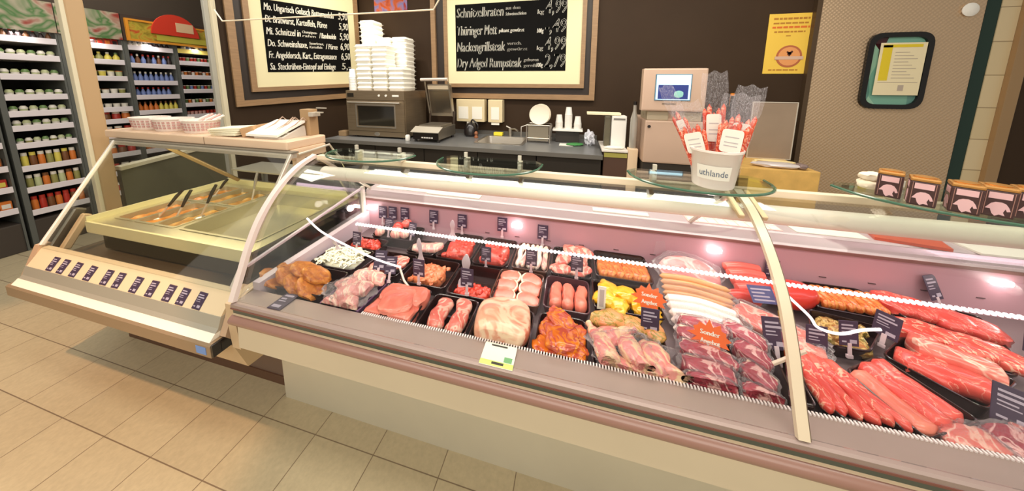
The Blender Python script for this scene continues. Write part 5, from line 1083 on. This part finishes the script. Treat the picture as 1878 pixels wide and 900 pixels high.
def stickpack(dx, dy, lx, ly, h, n, label, wdt, rows=1):
    """a clear bag of thin sausages standing in the bucket"""
    t_ = thing('sausage_stick_pack', label, 'sausage pack', (BX+dx, BY+dy, BZ+.02), 'sausage stick packs'); base = Vector((BX+dx, BY+dy, BZ+.02)); d = Vector((lx, ly, 1)).normalized(); s = Vector((math.sin(-am), -math.cos(am), 0)); s = Vector((-math.sin(am), math.cos(am), 0)); s = (s-d*s.dot(d)).normalized(); nrm = d.cross(s)
    if nrm.dot(Vector((BX, BY, 0))) > 0: nrm = -nrm
    for k in range(n):
        u = (k-(n-1)/2)/max(1, n-1)*2; p = base+s*u*wdt*.55; q = base+d*h*(.86+.06*math.sin(k*2.1))+s*u*wdt
        obj('sausage_stick', sausage(B(), [p, (p+q)/2+nrm*.002, q], .0068, 8), STK, t_, True)
    bm = B(); g = []
    for i in range(9):
        f = i/8; c = base+d*h*(f*1.3); ww = wdt*(.62+.55*f)+.007+(.004*math.sin(i*2.2)); dd = .010*(1-f*.7)
        g.append([bm.verts.new(c+s*a*ww+nrm*b*dd+d*.006*math.sin(a*5+i)) for a, b in ((-1, 0), (-.5, 1), (0, 1.1), (.5, 1), (1, 0), (.5, -1), (0, -1.1), (-.5, -1))])
    for a, b in zip(g, g[1:]):
        for j in range(8): bm.faces.new((a[j], a[(j+1) % 8], b[(j+1) % 8], b[j]))
    obj('clear_bag', bm, FILM, t_, True)
    bm = B(); c = base+d*h*.62+nrm*.0125; M = Matrix((s.to_4d(), d.to_4d(), nrm.to_4d(), (0, 0, 0, 1))).transposed(); M.translation = c; tt = rpoly([(-wdt*.78, -h*.17), (wdt*.78, -h*.17), (wdt*.78, h*.17), (-wdt*.78, h*.17)], wdt*.35, 5)
    lo = [bm.verts.new((M @ Vector((q.x, q.y, 0, 1))).to_3d()) for q in tt]; hi = [bm.verts.new((M @ Vector((q.x, q.y, .001, 1))).to_3d()) for q in tt]; nn = len(tt)
    for i in range(nn): bm.faces.new((lo[i], lo[(i+1) % nn], hi[(i+1) % nn], hi[i]))
    bm.faces.new(lo[::-1]); bm.faces.new(hi); lo_ = obj('paper_label', bm, PAPER, t_)
    bm = B()
    for q in (-.08, -.03, .05): box(bm, -wdt*.5, wdt*.5, h*q, h*q+.003, .001, .0014, M=M)
    obj('print', bm, mat('grey_print', srgb(190, 180, 180), .6), lo_)
rv = Vector((-math.sin(am), math.cos(am))) * -1                      # to the right as seen from the shop floor
if rv.x < 0: rv = -rv
iv = Vector((BX, BY)).normalized()
stickpack(rv.x*.022-iv.x*.015, rv.y*.022-iv.y*.015, .10, .0, .20, 7, 'pack of red sausage sticks leaning right, with a white label, in the bucket', .032)
stickpack(-rv.x*.020-iv.x*.012, -rv.y*.020-iv.y*.012, -.30, .1, .185, 6, 'pack of red sausage sticks leaning left, with a white label, in the bucket', .030)
stickpack(-rv.x*.024+iv.x*.018, -rv.y*.024+iv.y*.018, -.42, .2, .24, 3, 'narrow pale pack leaning far left at the back of the bucket', .014)
stickpack(rv.x*.0+iv.x*.022, rv.y*.0+iv.y*.022, -.06, .05, .25, 5, 'tall pack standing upright at the back of the bucket', .024)
stickpack(rv.x*.034+iv.x*.02, rv.y*.034+iv.y*.02, .16, .05, .22, 5, 'pack with crinkled clear top at the back right of the bucket', .026)
# tins on the right hand glass shelf
TINL = mat('tin_gold', srgb(206, 150, 84), .3, .6); TIND = mat('tin_brown', srgb(70, 44, 42), .4, coat=.2); TINP = mat('tin_pink', srgb(226, 182, 184), .5); TINE = mat('tin_edge', srgb(160, 116, 104), .45)
def tin():
    t_ = thing('tin', 'x', 'tin', (0, 0, 0)); bd_ = obj('body', bxm(-.030, .030, -.030, .030, 0, .086, .005), TIND, t_)
    bm = B(); box(bm, -.031, .031, -.031, .031, .086, .098, .005); lathe(bm, [(.024, .098), (.025, .101), (.001, .102)], 20); obj('lid', bm, TINL, t_)
    for sx in (1,):
        for q in range(4):
            M = Matrix.Rotation(q*PI/2, 4, 'Z'); bm = B(); box(bm, -.020, .020, -.0306, -.030, .060, .080, M=M)
            obj('name_band', bm, TINP, bd_)
            obj('edge_line', box(B(), -.0245, -.023, -.0305, -.030, .006, .082, M=M), TINE, bd_); obj('edge_line', box(B(), .023, .0245, -.0305, -.030, .006, .082, M=M), TINE, bd_)
            bm = B(); out = [(-.022, .026), (-.018, .034), (-.013, .044), (-.006, .049), (.004, .050), (.012, .046), (.018, .036), (.022, .024), (.016, .022), (.013, .030), (.010, .018), (.014, .008), (.004, .010), (-.003, .004), (-.009, .012), (-.013, .026)]
            a = [bm.verts.new(M @ Vector((x, -.0300, z))) for x, z in out]; b = [bm.verts.new(M @ Vector((x, -.0306, z))) for x, z in out]
            for i in range(len(out)): bm.faces.new((a[i], a[(i+1) % len(out)], b[(i+1) % len(out)], b[i]))
            bm.faces.new(b); obj('pig_head_emblem', bm, TINP, bd_)
    return t_
tn = tin(); TG = 'dark tins on the right hand glass shelf'
for k, (x, y, rz) in enumerate(((.860, .966, -.72), (.882, .914, -.66), (.932, .884, -.62), (.984, .879, -.60), (1.036, .874, -.6), (1.088, .874, -.58), (1.14, .876, -.58))):
    lab = f'dark square tin with golden lid and pig head, {ORD[k].replace("top", "leftmost")} {"in" if k == 0 else "from the left in"} the row'
    if k == 0: tn.location = (x, y, 1.2545); tn.rotation_euler = (0, 0, rz); tn.scale = (.72, .72, .74); tn['label'] = lab; tn['group'] = TG
    else: dup(tn, (x, y, 1.2545), rz, lab, TG, (.72, .72, .74))
t = thing('folded_cloth', 'white folded cloth left of the dark tins on the glass shelf', 'cloth', (.872, 1.032, 1.2545)); bm = B(); blob(bm, (.872, 1.032, 1.268), (.030, .026, .014), .3, 3, .2); blob(bm, (.873, 1.032, 1.291), (.027, .024, .013), .2, 5, .2); obj('cloth', bm, mat('cloth_white', srgb(236, 222, 196), .8), t, True)

# ------------------------------------------------------------------ back counter with its appliances
WZ = .95
t = thing('back_counter', 'dark back counter with grey worktop below the chalkboards', 'counter', (-1.27, 2.9, 0))
snk = (-1.04, -.54, 2.745, 3.17)
obj('worktop', deck_frame(-2.765, .245, 2.525, 3.282, [snk], WZ-.04, WZ-.001), mat('worktop_grey', srgb(122, 122, 122), .3, .2, var=.05, vscale=8), t)
obj('worktop_edge', bxm(-2.765, .245, 2.520, 2.527, WZ-.042, WZ-.002, .002), mat('worktop_edge_grey', srgb(104, 100, 94), .4), t)
for k in range(5):
    x = -2.74+.596*k; obj('cabinet_door', bxm(x+.004, x+.592, 2.575, 2.595, .1, WZ-.05, .003), DARK, t)
obj('cabinet_body', bxm(-2.74, .24, 2.595, 3.295, 0, WZ-.155), mat('cabinet_dark', srgb(40, 34, 30), .5), t)
obj('splash_strip', bxm(-2.4, .24, 3.2825, 3.295, WZ-.001, WZ+.05), mat('splash_grey', srgb(96, 92, 86), .4), t)
t = thing('sink', 'steel sink set into the back counter below the right hand chalkboard', 'sink', (-.79, 2.95, WZ-.14))
bm = B(); a0, a1, b0, b1 = snk; R_ = [[bm.verts.new((q.x, q.y, z)) for q in rpoly([(a0-i, b0-i), (a1+i, b0-i), (a1+i, b1+i), (a0-i, b1+i)], .05, 4)] for i, z in ((.02, WZ+.001), (.02, WZ+.006), (-.012, WZ+.006), (-.03, WZ-.13))]; n = len(R_[0])
for a, b in zip(R_, R_[1:]):
    for i in range(n): bm.faces.new((a[i], a[(i+1) % n], b[(i+1) % n], b[i]))
bm.faces.new(R_[-1]); obj('basin', bm, STEEL, t, True, 50)
t = thing('tap', 'small chrome tap behind the sink', 'tap', (-.77, 3.235, WZ)); bm = B(); cyl(bm, (-.77, 3.235, WZ), (-.77, 3.235, WZ+.10), .022); obj('body', bm, STEEL, t, True)
obj('spout', tube(B(), [(-.77, 3.235, WZ+.09), (-.70, 3.18, WZ+.10), (-.66, 3.14, WZ+.085)], .011), STEEL, t, True); obj('lever', tube(B(), [(-.77, 3.235, WZ+.10), (-.82, 3.22, WZ+.125)], .008), STEEL, t, True)
tag(obj('sponge', bxm(-.97, -.86, 3.19, 3.25, WZ+.007, WZ+.045, .008), YELLOW), 'yellow sponge on the rear rim of the sink', 'sponge')
# microwave oven
OV = mat('oven_steel', srgb(158, 140, 116), .34, .75, var=.08, vscale=5, stretch=(1, 1, 18)); GLD = mat('oven_glass', srgb(40, 36, 30), .08, coat=.6)
ox0, ox1, oy0, oy1, oz0, oz1 = -2.60, -1.845, 2.70, 3.16, WZ+.02, 1.49
t = thing('microwave_oven', 'large steel microwave oven carrying the white foam boxes', 'microwave', ((ox0+ox1)/2, (oy0+oy1)/2, WZ))
obj('case', bxm(ox0, ox1, oy0+.02, oy1, oz0, oz1, .008), OV, t)
obj('control_strip', bxm(ox0, ox1, oy0+.004, oy0+.02, 1.385, oz1-.002, .003), OV, t)
bm = B(); box(bm, ox0+.02, ox0+.105, oy0+.001, oy0+.005, 1.415, 1.46, .002); obj('display', bm, GLD, t)
for x in (-2.16, -2.07): obj('button', cyl(B(), (x, oy0+.006, 1.435), (x, oy0-.002, 1.435), .012), WHITEP, t)
bm = B(); box(bm, -1.99, -1.91, oy0+.001, oy0+.005, 1.425, 1.445); obj('button_panel', bm, WHITEP, t)
dr = obj('door', deck_frame(ox0+.004, ox1-.004, 1.03, 1.378, [(-2.455, -1.975, 1.09, 1.315)], 0, .02), OV, t)
bm = bmesh.new(); bm.from_mesh(dr.data)
for v in bm.verts: w_ = v.co+WO[t.name]; v.co = Vector((w_.x, oy0+w_.z, w_.y))-WO[t.name]
bm.to_mesh(dr.data); bm.free()
obj('door_window', bxm(-2.46, -1.97, oy0+.010, oy0+.014, 1.085, 1.32), GLD, dr)
bm = B(); frame_ring(bm, lambda a, o, z: Vector((a, oy0+.012-o, z)), -2.475, -1.955, 1.07, 1.335, .014, .004, .018); obj('window_trim', bm, STEEL, dr)
bm = B(); tube(bm, [(ox0+.04, oy0-.022, 1.355), (ox1-.04, oy0-.022, 1.355)], .010); box(bm, ox0+.05, ox0+.07, oy0-.02, oy0, 1.348, 1.362); box(bm, ox1-.07, ox1-.05, oy0-.02, oy0, 1.348, 1.362); obj('door_handle', bm, STEEL, dr, True)
obj('base_strip', bxm(ox0+.004, ox1-.004, oy0+.004, oy0+.02, oz0, 1.026), OV, t)
bm = B(); cyl(bm, (-2.21, oy0+.005, .998), (-2.21, oy0+.002, .998), .022, n=20); 
for v in bm.verts: v.co.x = -2.21+(v.co.x+2.21)*1.7
obj('oval_badge', bm, STEEL, t)
for x in (ox0+.06, ox1-.06):
    for y in (oy0+.06, oy1-.06): obj('foot', cyl(B(), (x, y, WZ), (x, y, oz0), .02), BLACKP, t)
# foam boxes
def foambox():
    bm = B(); 
    for (z0, z1, i0, i1) in ((0, .025, .011, .003), (.0255, .0505, .003, .011)):
        lo = rpoly([(-.10+i0, -.10+i0), (.10-i0, -.10+i0), (.10-i0, .10-i0), (-.10+i0, .10-i0)], .025, 3); hi = rpoly([(-.10+i1, -.10+i1), (.10-i1, -.10+i1), (.10-i1, .10-i1), (-.10+i1, .10-i1)], .025, 3)
        a = [bm.verts.new((q.x, q.y, z0)) for q in lo]; b = [bm.verts.new((q.x, q.y, z1)) for q in hi]; n = len(lo)
        for i in range(n): bm.faces.new((a[i], a[(i+1) % n], b[(i+1) % n], b[i]))
        bm.faces.new(a[::-1]); bm.faces.new(b)
    box(bm, -.10, .10, -.10, .10, .0255, .0275, 0); return bm
fb = obj('foam_box', foambox(), FOAM, None, True, 40); first = True; random.seed(5)
for (x, y, n, lab) in ((-2.485, 3.05, 16, 'white foam meal box in the tallest stack on the microwave, rear left'), (-2.27, 3.05, 12, 'white foam meal box in the rear middle stack on the microwave'), (-2.06, 3.05, 12, 'white foam meal box in the rear right stack on the microwave'), (-2.385, 2.835, 10, 'white foam meal box in the front left stack on the microwave'), (-2.175, 2.835, 10, 'white foam meal box in the front middle stack on the microwave'), (-1.965, 2.83, 5, 'white foam meal box in the low front right stack on the microwave')):
    for k in range(n):
        o = fb if first else fb.copy()
        if not first: C.objects.link(o)
        first = False; o.location = (x+random.uniform(-.004, .004), y+random.uniform(-.004, .004), oz1+.0515*k+.0005); o.rotation_euler = (0, 0, random.uniform(-.03, .03)); tag(o, lab, 'box', 'foam boxes: '+lab.split(' in the ')[1])
def cup(r, h):
    return lathe(B(), [(r*.72, 0), (r*.97, h*.93), (r*1.04, h*.94), (r*1.04, h), (r*.95, h), (r*.70, .004), (.001, .004)], 20)
def cupstack(x, y, z, n, r, h, step, lab, grp, proto=None):
    for k in range(n):
        if proto is None: proto = obj('cup', cup(r, h), WHITEP, None, True, 40); o = proto
        else: o = proto.copy(); C.objects.link(o)
        o.location = (x, y, z+k*step); tag(o, lab, 'cup', grp)
        if n > 1: o.rotation_euler = (PI, 0, 0); o.location.z += h
    return proto
cupstack(-2.545, 2.765, oz1, 9, .043, .10, .018, 'white cup in the slim stack at the left front of the microwave', 'cups on the microwave')
# contact grill
t = thing('contact_grill', 'steel contact grill with its lid raised, right of the microwave', 'grill', (-1.55, 2.85, WZ))
GB = mat('grill_steel', srgb(176, 166, 150), .28, .8, var=.06, vscale=6)
bm = prism_x(B(), [(2.63, WZ+.03), (2.63, WZ+.10), (2.70, WZ+.145), (3.04, WZ+.15), (3.04, WZ+.03)], -1.705, -1.40); obj('base', bm, GB, t)
obj('front_panel', prism_x(B(), [(2.622, WZ+.03), (2.622, WZ+.105), (2.629, WZ+.105), (2.629, WZ+.03)], -1.70, -1.405), BLACKP, t)
bm = B()
for k in range(5): box(bm, -1.60+.028*k, -1.578+.028*k, 2.6205, 2.6222, WZ+.045, WZ+.058)
obj('front_lettering', bm, WHITEP, t)
obj('drip_tray', prism_x(B(), [(2.60, WZ+.108), (2.60, WZ+.115), (2.70, WZ+.16), (2.70, WZ+.152)], -1.715, -1.39), mat('tray_pale', srgb(224, 216, 200), .3, .4), t)
obj('plate', bxm(-1.68, -1.42, 2.71, 2.99, WZ+.15, WZ+.172, .005), GB, t)
for x in (-1.69, -1.42):
    for y in (2.66, 3.0): obj('foot', cyl(B(), (x, y, WZ), (x, y, WZ+.03), .016), BLACKP, t)
h0, h1 = Vector((0, 3.05, WZ+.24)), Vector((0, 2.98, WZ+.63)); dd = (h1-h0).normalized(); nn = Vector((0, -dd.z, dd.y)); 
def lidbox(bm, x0, x1, a0, a1, o0, o1, bev=.006):
    M = Matrix(((1, 0, 0, 0), (0, dd.y, nn.y, h0.y), (0, dd.z, nn.z, h0.z), (0, 0, 0, 1))); return box(bm, x0, x1, a0, a1, o0, o1, bev, M)
ld = obj('lid', lidbox(B(), -1.72, -1.43, .0, .38, -.045, .0), GB, t)
obj('lid_plate', lidbox(B(), -1.70, -1.45, .04, .31, .001, .008, .002), mat('hot_plate', srgb(150, 140, 126), .2, .9), ld)
obj('lid_lip', lidbox(B(), -1.71, -1.44, .325, .37, .0, .018), mat('lip_pale', srgb(232, 216, 190), .3, .4), ld)
bm = B(); p = h0+dd*.44+nn*.03; tube(bm, [(-1.775, p.y, p.z), (-1.44, p.y, p.z+.006)], .019, 14); obj('lid_handle', bm, mat('handle_pale', srgb(226, 214, 204), .3, .4), ld, True)
for x in (-1.73, -1.435): obj('handle_arm', bar(B(), (x, h0.y, h0.z), (x, p.y+.005, p.z-.02), .014), GB, ld)
for x in (-1.725, -1.415): obj('hinge_arm', bar(B(), (x, 3.03, WZ+.12), (x, 3.05, WZ+.30), .022), mat('hinge_dark', srgb(70, 58, 48), .4, .5), t)
tag(obj('salt_shaker', lathe(B(), [(.024, 0), (.026, .004), (.026, .055), (.018, .065), (.001, .068)], 18, (-1.79, 2.66, WZ)), WHITEP, None, True), 'small white round pot between the microwave and the grill', 'pot')
tag(obj('wooden_box', bxm(-2.74, -2.645, 2.70, 2.80, WZ+.0005, WZ+.06, .004), mat('box_brown', srgb(150, 124, 92), .5)), 'small brown box at the left end of the back counter', 'box')
# paper towel holders under the chalkboard
for x0, x1, lab in ((-1.45, -1.085, 'wide cream paper dispenser on the wall below the chalkboard'), (-1.04, -.86, 'narrow cream paper dispenser on the wall below the chalkboard')):
    t = thing('paper_dispenser', lab, 'dispenser', ((x0+x1)/2, 3.25, 1.10)); obj('case', bxm(x0, x1, 3.19, 3.298, 1.115, 1.39, .012), mat('dispenser_cream', srgb(222, 204, 164), .45), t)
    for xa, xb in (((x0+.03, (x0+x1)/2-.025), ((x0+x1)/2+.025, x1-.03)) if x1-x0 > .25 else ((x0+.04, x1-.04),)): obj('front_window', bxm(xa, xb, 3.186, 3.191, 1.15, 1.30, .002), PAPER, t)
    obj('paper_tip', plate(B(), [((x0+x1)/2-.05, 3.20), ((x0+x1)/2+.05, 3.20), ((x0+x1)/2, 3.23)], 1.085, 1.115), PAPER, t)
t = thing('kettle', 'black rounded kettle behind the grill on the back counter', 'kettle', (-1.24, 3.14, WZ)); obj('body', lathe(B(), [(.07, 0), (.085, .02), (.08, .10), (.05, .15), (.02, .165), (.001, .167)], 24, (-1.24, 3.14, WZ)), BLACKP, t, True); obj('handle', tube(B(), smoothpts([(-1.24, 3.14, WZ+.16), (-1.20, 3.10, WZ+.20), (-1.13, 3.08, WZ+.14), (-1.15, 3.09, WZ+.06)]), .010), BLACKP, t, True)
tag(obj('wooden_pepper_mill', lathe(B(), [(.022, 0), (.024, .01), (.014, .03), (.022, .055), (.012, .075), (.001, .08)], 18, (-1.13, 3.02, WZ)), mat('mill_brown', srgb(150, 92, 58), .5), None, True), 'small brown wooden mill left of the sink', 'mill')
# plate rack
t = thing('plate_rack', 'chrome wire rack with white round plates, right of the sink', 'rack', (-.385, 3.0, WZ)); bm = B()
for x in (-.515, -.265):
    for y in (2.92, 3.10): tube(bm, [(x, y, WZ), (x, y, WZ+.19)], .008)
for z in (WZ+.05, WZ+.19):
    for y in (2.92, 3.10): tube(bm, [(-.515, y, z), (-.265, y, z)], .006)
    for x in (-.515, -.265): tube(bm, [(x, 2.92, z), (x, 3.10, z)], .006)
tube(bm, [(-.515, 2.92, WZ+.19), (-.57, 2.90, WZ+.17), (-.57, 2.90, WZ+.06)], .006); obj('frame', bm, STEEL, t, True)
obj('slanted_panel', bxm(-.50, -.28, 2.925, 2.932, WZ+.02, WZ+.18, M=None), mat('rack_panel', srgb(160, 150, 132), .35, .6), t)
for k, (x, y) in enumerate(((-.385, 2.97), (-.375, 3.02), (-.38, 3.07))):
    bm = lathe(B(), [(.001, 0), (.075, 0), (.11, .014), (.108, .018), (.074, .006), (.001, .006)], 32); bmesh.ops.transform(bm, matrix=Matrix.Translation((x, y, WZ+.30)) @ Matrix.Rotation(PI/2-.12, 4, 'X'), verts=bm.verts)
    tag(obj('plate', bm, mat('plate_white', srgb(240, 228, 206), .35), None, True), f'white round plate upright in the chrome rack, {("front", "middle", "rear")[k]} of three', 'plate', 'plates in the chrome rack')
# cups by the rack
t = thing('cup_holder', 'white tray on a dark stand holding three stacks of cups', 'cup holder', (-.085, 3.09, WZ)); obj('tray', bxm(-.245, .075, 3.0, 3.18, WZ+.125, WZ+.145, .006), WHITEP, t); obj('stand', bxm(-.21, .04, 3.03, 3.16, WZ, WZ+.125, .004), DARK, t)
cp = cupstack(-.18, 3.08, WZ+.146, 6, .040, .085, .013, 'white cup in the left stack on the dark stand', 'left cup stack')
cupstack(-.08, 3.09, WZ+.146, 12, .042, .085, .0135, 'white cup in the tall middle stack on the dark stand', 'middle cup stack', cp)
cupstack(.02, 3.08, WZ+.146, 5, .040, .085, .013, 'white cup in the right stack on the dark stand', 'right cup stack', cp)
tag(obj('green_cloth', blob(B(), (.0, 2.90, WZ+.012), (.09, .05, .012), .2, 4, .3), GREEN, None, True), 'green cloth lying in front of the cup stand', 'cloth')
tag(obj('paper_sheet', box(B(), -.16, -.02, 2.84, 2.95, WZ+.0005, WZ+.004), PAPER), 'white paper left of the green cloth', 'paper')
tag(obj('plastic_bag', blob(B(), (.145, 2.97, WZ+.07), (.05, .06, .08), .4, 8, .5, 2.4, 1, 4), mat('bag_white', srgb(214, 214, 222), .3, coat=.3), None, True), 'crumpled white plastic bag right of the cup stand', 'bag')
# stand with dispensers
t = thing('dispenser_stand', 'low stand with pale side post at the right end of the back counter', 'stand', (.38, 2.75, 0))
obj('body', bxm(.255, .455, 2.56, 2.95, 0, .98, .004), mat('stand_brown', srgb(84, 60, 48), .5), t); obj('green_band', bxm(.258, .452, 2.555, 2.56, .93, .97), mat('band_green', srgb(176, 168, 84), .5), t); obj('top', bxm(.235, .455, 2.54, 2.96, .98, 1.0, .004), WHITE_E, t)
obj('side_post', bxm(.456, .536, 2.54, 2.62, 0, 1.02, .008), mat('post_cream', srgb(232, 204, 170), .4), t)
tag(obj('cup_tube', bxm(.262, .315, 2.70, 2.76, 1.0, 1.285, .01), mat('tube_grey', srgb(110, 104, 86), .3, .3)), 'grey upright cup tube on the dispenser stand', 'dispenser')
t = thing('napkin_box', 'tall white napkin box on the dispenser stand', 'napkin box', (.39, 2.72, 1.0)); obj('case', bxm(.322, .448, 2.66, 2.78, 1.0, 1.29, .006), WHITEP, t); obj('slot', bxm(.335, .435, 2.657, 2.661, 1.255, 1.27), mat('slot_grey', srgb(120, 116, 110), .5), t)
tag(obj('paper_pile', box(B(), .10, .40, 2.68, 2.80, 1.294, 1.315, .004, M=Matrix.Translation((.0, 0, 0))), mat('pile_cream', srgb(236, 226, 190), .7)), 'flat pile of cream papers lying on top of the napkin box', 'paper')
t = thing('clear_bottle', 'tall clear bottle with dark cap beside the napkin box', 'bottle', (.495, 2.72, 1.02)); obj('body', lathe(B(), [(.028, 0), (.03, .01), (.03, .26), (.014, .33), (.014, .38), (.001, .38)], 20, (.495, 2.585, 1.02)), mat('bottle_grey', srgb(176, 170, 160), .15, .2, coat=.5), t, True); obj('cap', lathe(B(), [(.016, 0), (.016, .03), (.001, .031)], 16, (.495, 2.585, 1.40)), BLACKP, t, True)
tag(obj('paper_pile', blob(B(), (.345, 2.60, 1.012), (.085, .05, .014), 0, 3, .2), PAPER, None, True), 'crumpled white paper on the front of the dispenser stand', 'paper')
# labelling machine
LM = mat('machine_pink_grey', srgb(206, 176, 154), .4, .25, var=.03, vscale=3)
t = thing('label_printer', 'large pinkish grey weighing and label machine with a screen', 'machine', (.78, 2.6, .0))
obj('cabinet', bxm(.56, 1.25, 2.46, 3.1, 0, .925), DARK, t)
obj('body', bxm(.555, .98, 2.45, 2.95, .93, 1.285, .012), LM, t)
obj('hopper', bxm(.57, .73, 2.47, 2.72, 1.285, 1.365, .008), mat('hopper_grey', srgb(190, 176, 150), .4, .3), t); obj('hopper', bxm(.78, .97, 2.47, 2.72, 1.285, 1.36, .008), mat('hopper_grey', srgb(190, 176, 150), .4, .3), t)
hd = obj('screen_head', bxm(.51, .965, 2.42, 2.50, 1.365, 1.70, .012), LM, t)
obj('screen_bezel', bxm(.600, .858, 2.414, 2.421, 1.448, 1.655, .003), mat('bezel_blue', srgb(96, 130, 150), .3), hd)
scm = mat('screen_white', srgb(190, 226, 250), .3, emit=srgb(190, 226, 250), estr=.9); scb = mat('screen_dark', srgb(40, 50, 110), .3, emit=srgb(46, 58, 120), estr=.6)
sc_ = obj('screen', bxm(.608, .850, 2.412, 2.415, 1.456, 1.648), scm, hd)
obj('screen_picture', bxm(.622, .836, 2.4105, 2.4125, 1.462, 1.572), scb, sc_)
bm = B(); blob(bm, (.77, 2.4095, 1.50), (.035, .001, .028), sub=2, amp=0); obj('picture_spot', bm, mat('screen_green', srgb(130, 180, 170), .3, emit=srgb(120, 170, 160), estr=.6), sc_)
obj('maker_plate', bxm(.66, .76, 2.4185, 2.421, 1.418, 1.428), mat('plate_dark', srgb(120, 104, 90), .5), hd)
obj('neck', bxm(.68, .80, 2.50, 2.60, 1.28, 1.42, .006), LM, t); obj('knob', cyl(B(), (.585, 2.452, 1.235), (.585, 2.44, 1.235), .012), BLACKP, t)
# butcher block and what stands on it
t = thing('butcher_block', 'pale wooden butcher block right of the bucket, behind the counter', 'butcher block', (1.62, 2.87, 0)); obj('block', bxm(1.345, 1.895, 2.61, 3.14, .45, .90, .008), WOODL, t)
for x in (1.39, 1.85):
    for y in (2.66, 3.09): obj('leg', bxm(x-.035, x+.035, y-.035, y+.035, 0, .45), WOODL, t)
t = thing('splash_screen', 'grey upright screen standing on the butcher block', 'screen', (1.76, 3.0, .9)); obj('pane', bxm(1.585, 1.925, 2.995, 3.003, .905, 1.425), mat('grey_acrylic', srgb(150, 130, 110), .2, coat=.4, var=.1, vscale=3), t); obj('frame', frame_ring(B(), lambda a, o, z: Vector((a, 3.0-o, z)), 1.58, 1.93, .901, 1.43, .008, -.006, .008), ALU, t)
t = thing('bagged_roll', 'white foil bag with dark end lying on the butcher block', 'bag', (1.68, 2.68, .90)); obj('bag', blob(B(), (1.64, 2.685, .922), (.17, .055, .021), -.12, 2, .2, 2, .7), mat('foil_white', srgb(226, 216, 214), .3, .2, coat=.4), t, True); obj('end', blob(B(), (1.80, 2.67, .925), (.035, .05, .024), 0, 3, .2), mat('foil_grey', srgb(150, 130, 126), .3, .3), t, True)
tag(obj('paper_wrap', blob(B(), (1.70, 2.83, .915), (.15, .05, .015), -.1, 5, .25, 2, .7), mat('wrap_cream', srgb(240, 218, 160), .7), None, True), 'cream paper wrap lying behind the white foil bag', 'paper')
t = thing('broom', 'orange broom handle leaning beside the dark wall behind the bucket', 'broom', (1.52, 3.2, 0)); obj('handle', cyl(B(), (1.52, 3.2, .08), (1.525, 3.24, 1.50), .018), mat('handle_orange', srgb(226, 134, 40), .45), t, True); obj('brush', bxm(1.40, 1.64, 3.17, 3.23, 0, .10, .01), DARK, t)
tag(obj('dark_bottle', lathe(B(), [(.04, 0), (.045, .02), (.045, .40), (.02, .48), (.02, .58), (.001, .58)], 20, (1.42, 3.0, .9005)), BLACKP, None, True), 'tall black bottle standing behind the bucket', 'bottle')
# hanging rail and small picture at the top
t = thing('hanging_rail', 'thin white wire rail hanging above the counters at the top', 'rail', (-1.2, 1.1, 1.86))
obj('rail', tube(B(), [(-1.821, 1.1, 1.924), (-1.775, 1.1, 1.867), (-.594, 1.1, 1.862), (-.56, 1.1, 1.91)], .0035), mat('wire_white', srgb(240, 226, 200), .4), t, True)
for x, z in ((-1.821, 1.924), (-.56, 1.91)): obj('wire', cyl(B(), (x, 1.1, z), (x, 1.1, 3.1), .0012), mat('wire_clear', srgb(190, 180, 160), .4), t)
t = thing('small_poster', 'small red and blue picture high on the back wall between the chalkboards', 'poster', (-2.37, 3.29, 2.49)); obj('picture', bxm(-2.62, -2.14, 3.288, 3.298, 2.50, 2.9), colourful('poster_print', [srgb(150, 40, 36), srgb(190, 90, 40), srgb(120, 120, 170), srgb(150, 40, 36)], 8), t)
